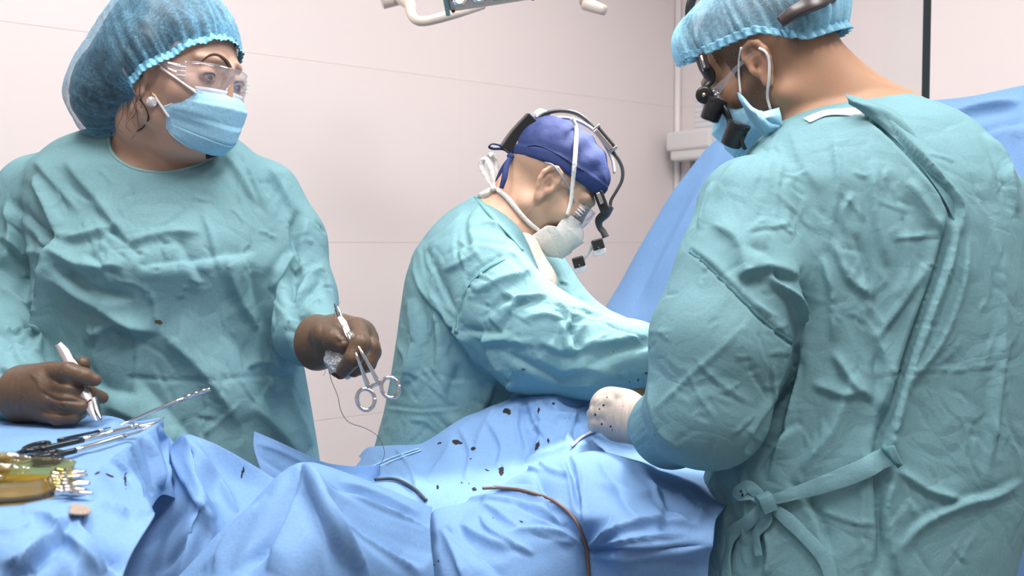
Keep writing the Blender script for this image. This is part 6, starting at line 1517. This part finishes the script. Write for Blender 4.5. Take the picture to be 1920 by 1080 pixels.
# glass bottle rack: a clear tray with amber vials
GL = clearmat('amber_glass', (.80, .74, .40), .06, .02, .3)
GL2 = clearmat('clear_glass', (.90, .90, .74), .12, .04)
AMB = simple('amber_liquid', (.42, .27, .03), .12, trans=.3)
bz = 1.012
def gpt(px, py): d = 467./(py-455); return P(px, py, d)
tr = empty('glass_dish', None); tag(tr, 'clear glass dish of yellow fluid and small tools at the lower left corner', 'dish')
# rounded trough lying on its side along x
y0, y1 = P(0, 960, .925)[1], P(0, 905, 1.04)[1]; yc = (y0+y1)/2; zc = 1.01
def dish(inner):
    V = []; prof = []
    rings = [(.0, .94), (.0, 1.0), (.012, 1.04), (.020, 1.07), (.028, 1.10), (.030, 1.13), (.028, 1.10), (.019, 1.03), (.012, .99), (.005, .94)]
    return rings
def superring(cx, cy, rx, ry, z, n=56, e=4.0):
    out = []
    for k in range(n):
        a = 2*math.pi*k/n; c_, s_ = math.cos(a), math.sin(a)
        out.append((cx+rx*abs(c_)**(2/e)*math.copysign(1, c_), cy+ry*abs(s_)**(2/e)*math.copysign(1, s_), z))
    return out
cx, rx = -.560, .108; cy, ry = .985, .050; zb = 1.004
b = MB(); b.tube(superring(cx, cy, rx, ry, zb+.004)+superring(cx, cy, rx, ry, zb+.004)[:1], .0042, 8, 1, cap=False); b.build('base_rim', simple('brown_base', (.10, .06, .03), .2), tr)
V = []; ks = dish(0)
for (h, s_) in ks: V += superring(cx, cy, rx+(s_-1)*.05, ry+(s_-1)*.05, zb+h)
n = 56; m = len(ks); Fc = [(i*n+k, i*n+(k+1) % n, (i+1)*n+(k+1) % n, (i+1)*n+k) for i in range(m-1) for k in range(n)]; Fc += [tuple(range(n-1, -1, -1)), tuple((m-1)*n+k for k in range(n))]
raw_mesh('glass_wall', V, Fc, GL, tr)
V = []
for (h, s_) in ((.007, .94), (.0135, .975), (.014, .93)): V += superring(cx, cy, rx+(s_-1)*.05, ry+(s_-1)*.05, zb+h)
m = 3; Fc = [(i*n+k, i*n+(k+1) % n, (i+1)*n+(k+1) % n, (i+1)*n+k) for i in range(m-1) for k in range(n)]; Fc += [tuple(range(n-1, -1, -1)), tuple((m-1)*n+k for k in range(n))]
raw_mesh('fluid', V, Fc, AMB, tr)
rr = random.Random(5)
for k in range(10):      # glass ampoules stacked in the dish
    e = empty('glass_ampoule', None); tag(e, 'small clear ampoule lying in the yellow fluid of the glass dish', 'ampoule', 'ampoules in the glass dish')
    x0 = cx+rr.uniform(-.02, .05); yy = cy-.036+.012*k; zz = zb+.018+.009*(k % 3); an = rr.uniform(-.12, .12)
    b = MB(); ax = np.array([math.cos(an), math.sin(an), 0]); L_ = .055
    b.lathe([(-L_/2, .001), (-L_/2, .0065), (L_*.2, .0065), (L_*.27, .003), (L_*.32, .0045), (L_*.48, .002), (L_*.5, .0005)], (x0, yy, zz), ax, 16); b.build('body', GL2, e)
    b = MB(); b.lathe([(-L_*.46, .001), (-L_*.46, .0045), (L_*.1, .0045), (L_*.12, .001)], (x0, yy, zz), ax, 12); b.build('liquid', AMB, e)
# small instruments spread beside the dish
for k in range(7):
    e = empty('hemostat', None)
    x0, y0 = 118+rr.uniform(-6, 6), 884+k*6.5; L2 = rr.uniform(36, 54); sl = rr.uniform(-.18, .05)
    tag(e, ['small polished clamp uppermost of the heap right of the glass dish', 'small polished clamp second from top in the heap by the dish', 'small polished clamp third down in the heap by the dish', 'small polished clamp in the middle of the heap by the dish',
            'small polished clamp third from bottom in the heap by the dish', 'small polished clamp second from bottom of the heap by the dish', 'small polished clamp lowest in the heap by the glass dish'][k], 'clamp', 'small clamps beside the glass dish')
    for j, o in enumerate((-1.6, 1.6)):
        b = MB(); b.tube([zt(x0-18, y0-o*1.8, .006+.003*j), zt(x0+4, y0+o*.2, .007), zt(x0+L2*.5, y0+o*.7+sl*L2*.5, .008), zt(x0+L2, y0+sl*L2, .008)], [.0032, .0030, .0026, .0012], 8, 4); b.build('jaw', STEEL, e)
    b = MB(); b.lathe([(0, .004), (.003, .004), (.004, .002)], zt(x0+5, y0, .010), (0, 0, 1), 12); b.build('pivot_screw', STEEL, e)
b = MB(); g = []
ob, V, Fq = sheet('gauze_pad', [[(132, 944, .945), (150, 944, .945), (170, 949, .935)], [(130, 952, .928), (150, 954, .926), (172, 956, .92)], [(128, 962, .91), (146, 963, .908), (166, 962, .91)]], cloth('stained_gauze', (.42, .34, .29), crumple=.5, cscale=60), None, 8, (), (.0012, 90), .0015)
tag(ob, 'small pinkish stained gauze pad lying by the lower right of the glass dish', 'gauze')
# cables ------------------------------------------------------------------
def cable(name, label, cat, pts, r, col, d0, bv, rough=.4, metal=0, off=None):
    pp, nn = on(bv, catmull(pts, 7), off or r*1.05, d0)
    for _ in range(6): pp[1:-1] = .5*pp[1:-1]+.25*(pp[:-2]+pp[2:])
    b = MB(); b.tube(pp+np.array([0, 0, r*.5]), r, 10, 1); o = b.build(name, simple(name+'_mat', col, rough, metal)); tag(o, label, cat); return o
cable('brown_cable', 'orange-brown cable running over the near leg and down the drape front', 'cable', [(906, 917), (950, 918), (990, 925), (1030, 938), (1060, 955), (1082, 978), (1094, 1004), (1100, 1030), (1103, 1060), (1106, 1090)], .0023, (.20, .11, .075), 1.5, near_bvh)
cable('grey_cable', 'dark grey cable curving from the blue peak toward the leg drape', 'cable', [(702, 904), (735, 902), (760, 910), (782, 925), (800, 942)], .0028, (.06, .075, .09), 1.68, far_bvh)
for pts in ([(673, 893), (700, 876), (735, 860), (786, 843)], [(678, 897), (706, 880), (740, 864), (790, 846)]):
    cable('tube', 'thin pale blue tube on the drape, %s of the two parallel tubes' % ('upper' if pts[0][1] == 893 else 'lower'), 'tube', pts, .0014, (.42, .66, .84), 1.75, far_bvh)
cable('white_cable', 'short white cable lying on the drape beside the cream glove', 'cable', [(1072, 840), (1084, 829), (1100, 818), (1118, 809), (1130, 807)], .0024, (.75, .72, .72), 1.7, far_bvh, .25)
# prepared skin at the operating field, seen between glove and sleeves
def wound(Q): return smin(ell(Q, P(1200, 764, 1.93), (.07, .06, .035)), ell(Q, P(1212, 738, 1.93), (.022, .03, .018)), .015)
w, V, Fq = mesh_iso('patient', wound, *bnd(1090, 1300, 690, 830, 1.80, 2.06), .004, skinmat('prepared_skin', (.85, .55, .30), (.5, .1, .02), (.75, .22, .02)), None, 2, wav=[(.002, 60, 9)])
tag(w, 'patient skin painted orange showing between the gloved hand and the sleeves', 'person')
attr(w, 'hair', np.zeros(len(V))); attr(w, 'red', np.clip(waves(V, 4, 1, 70)*1.2, 0, 1))
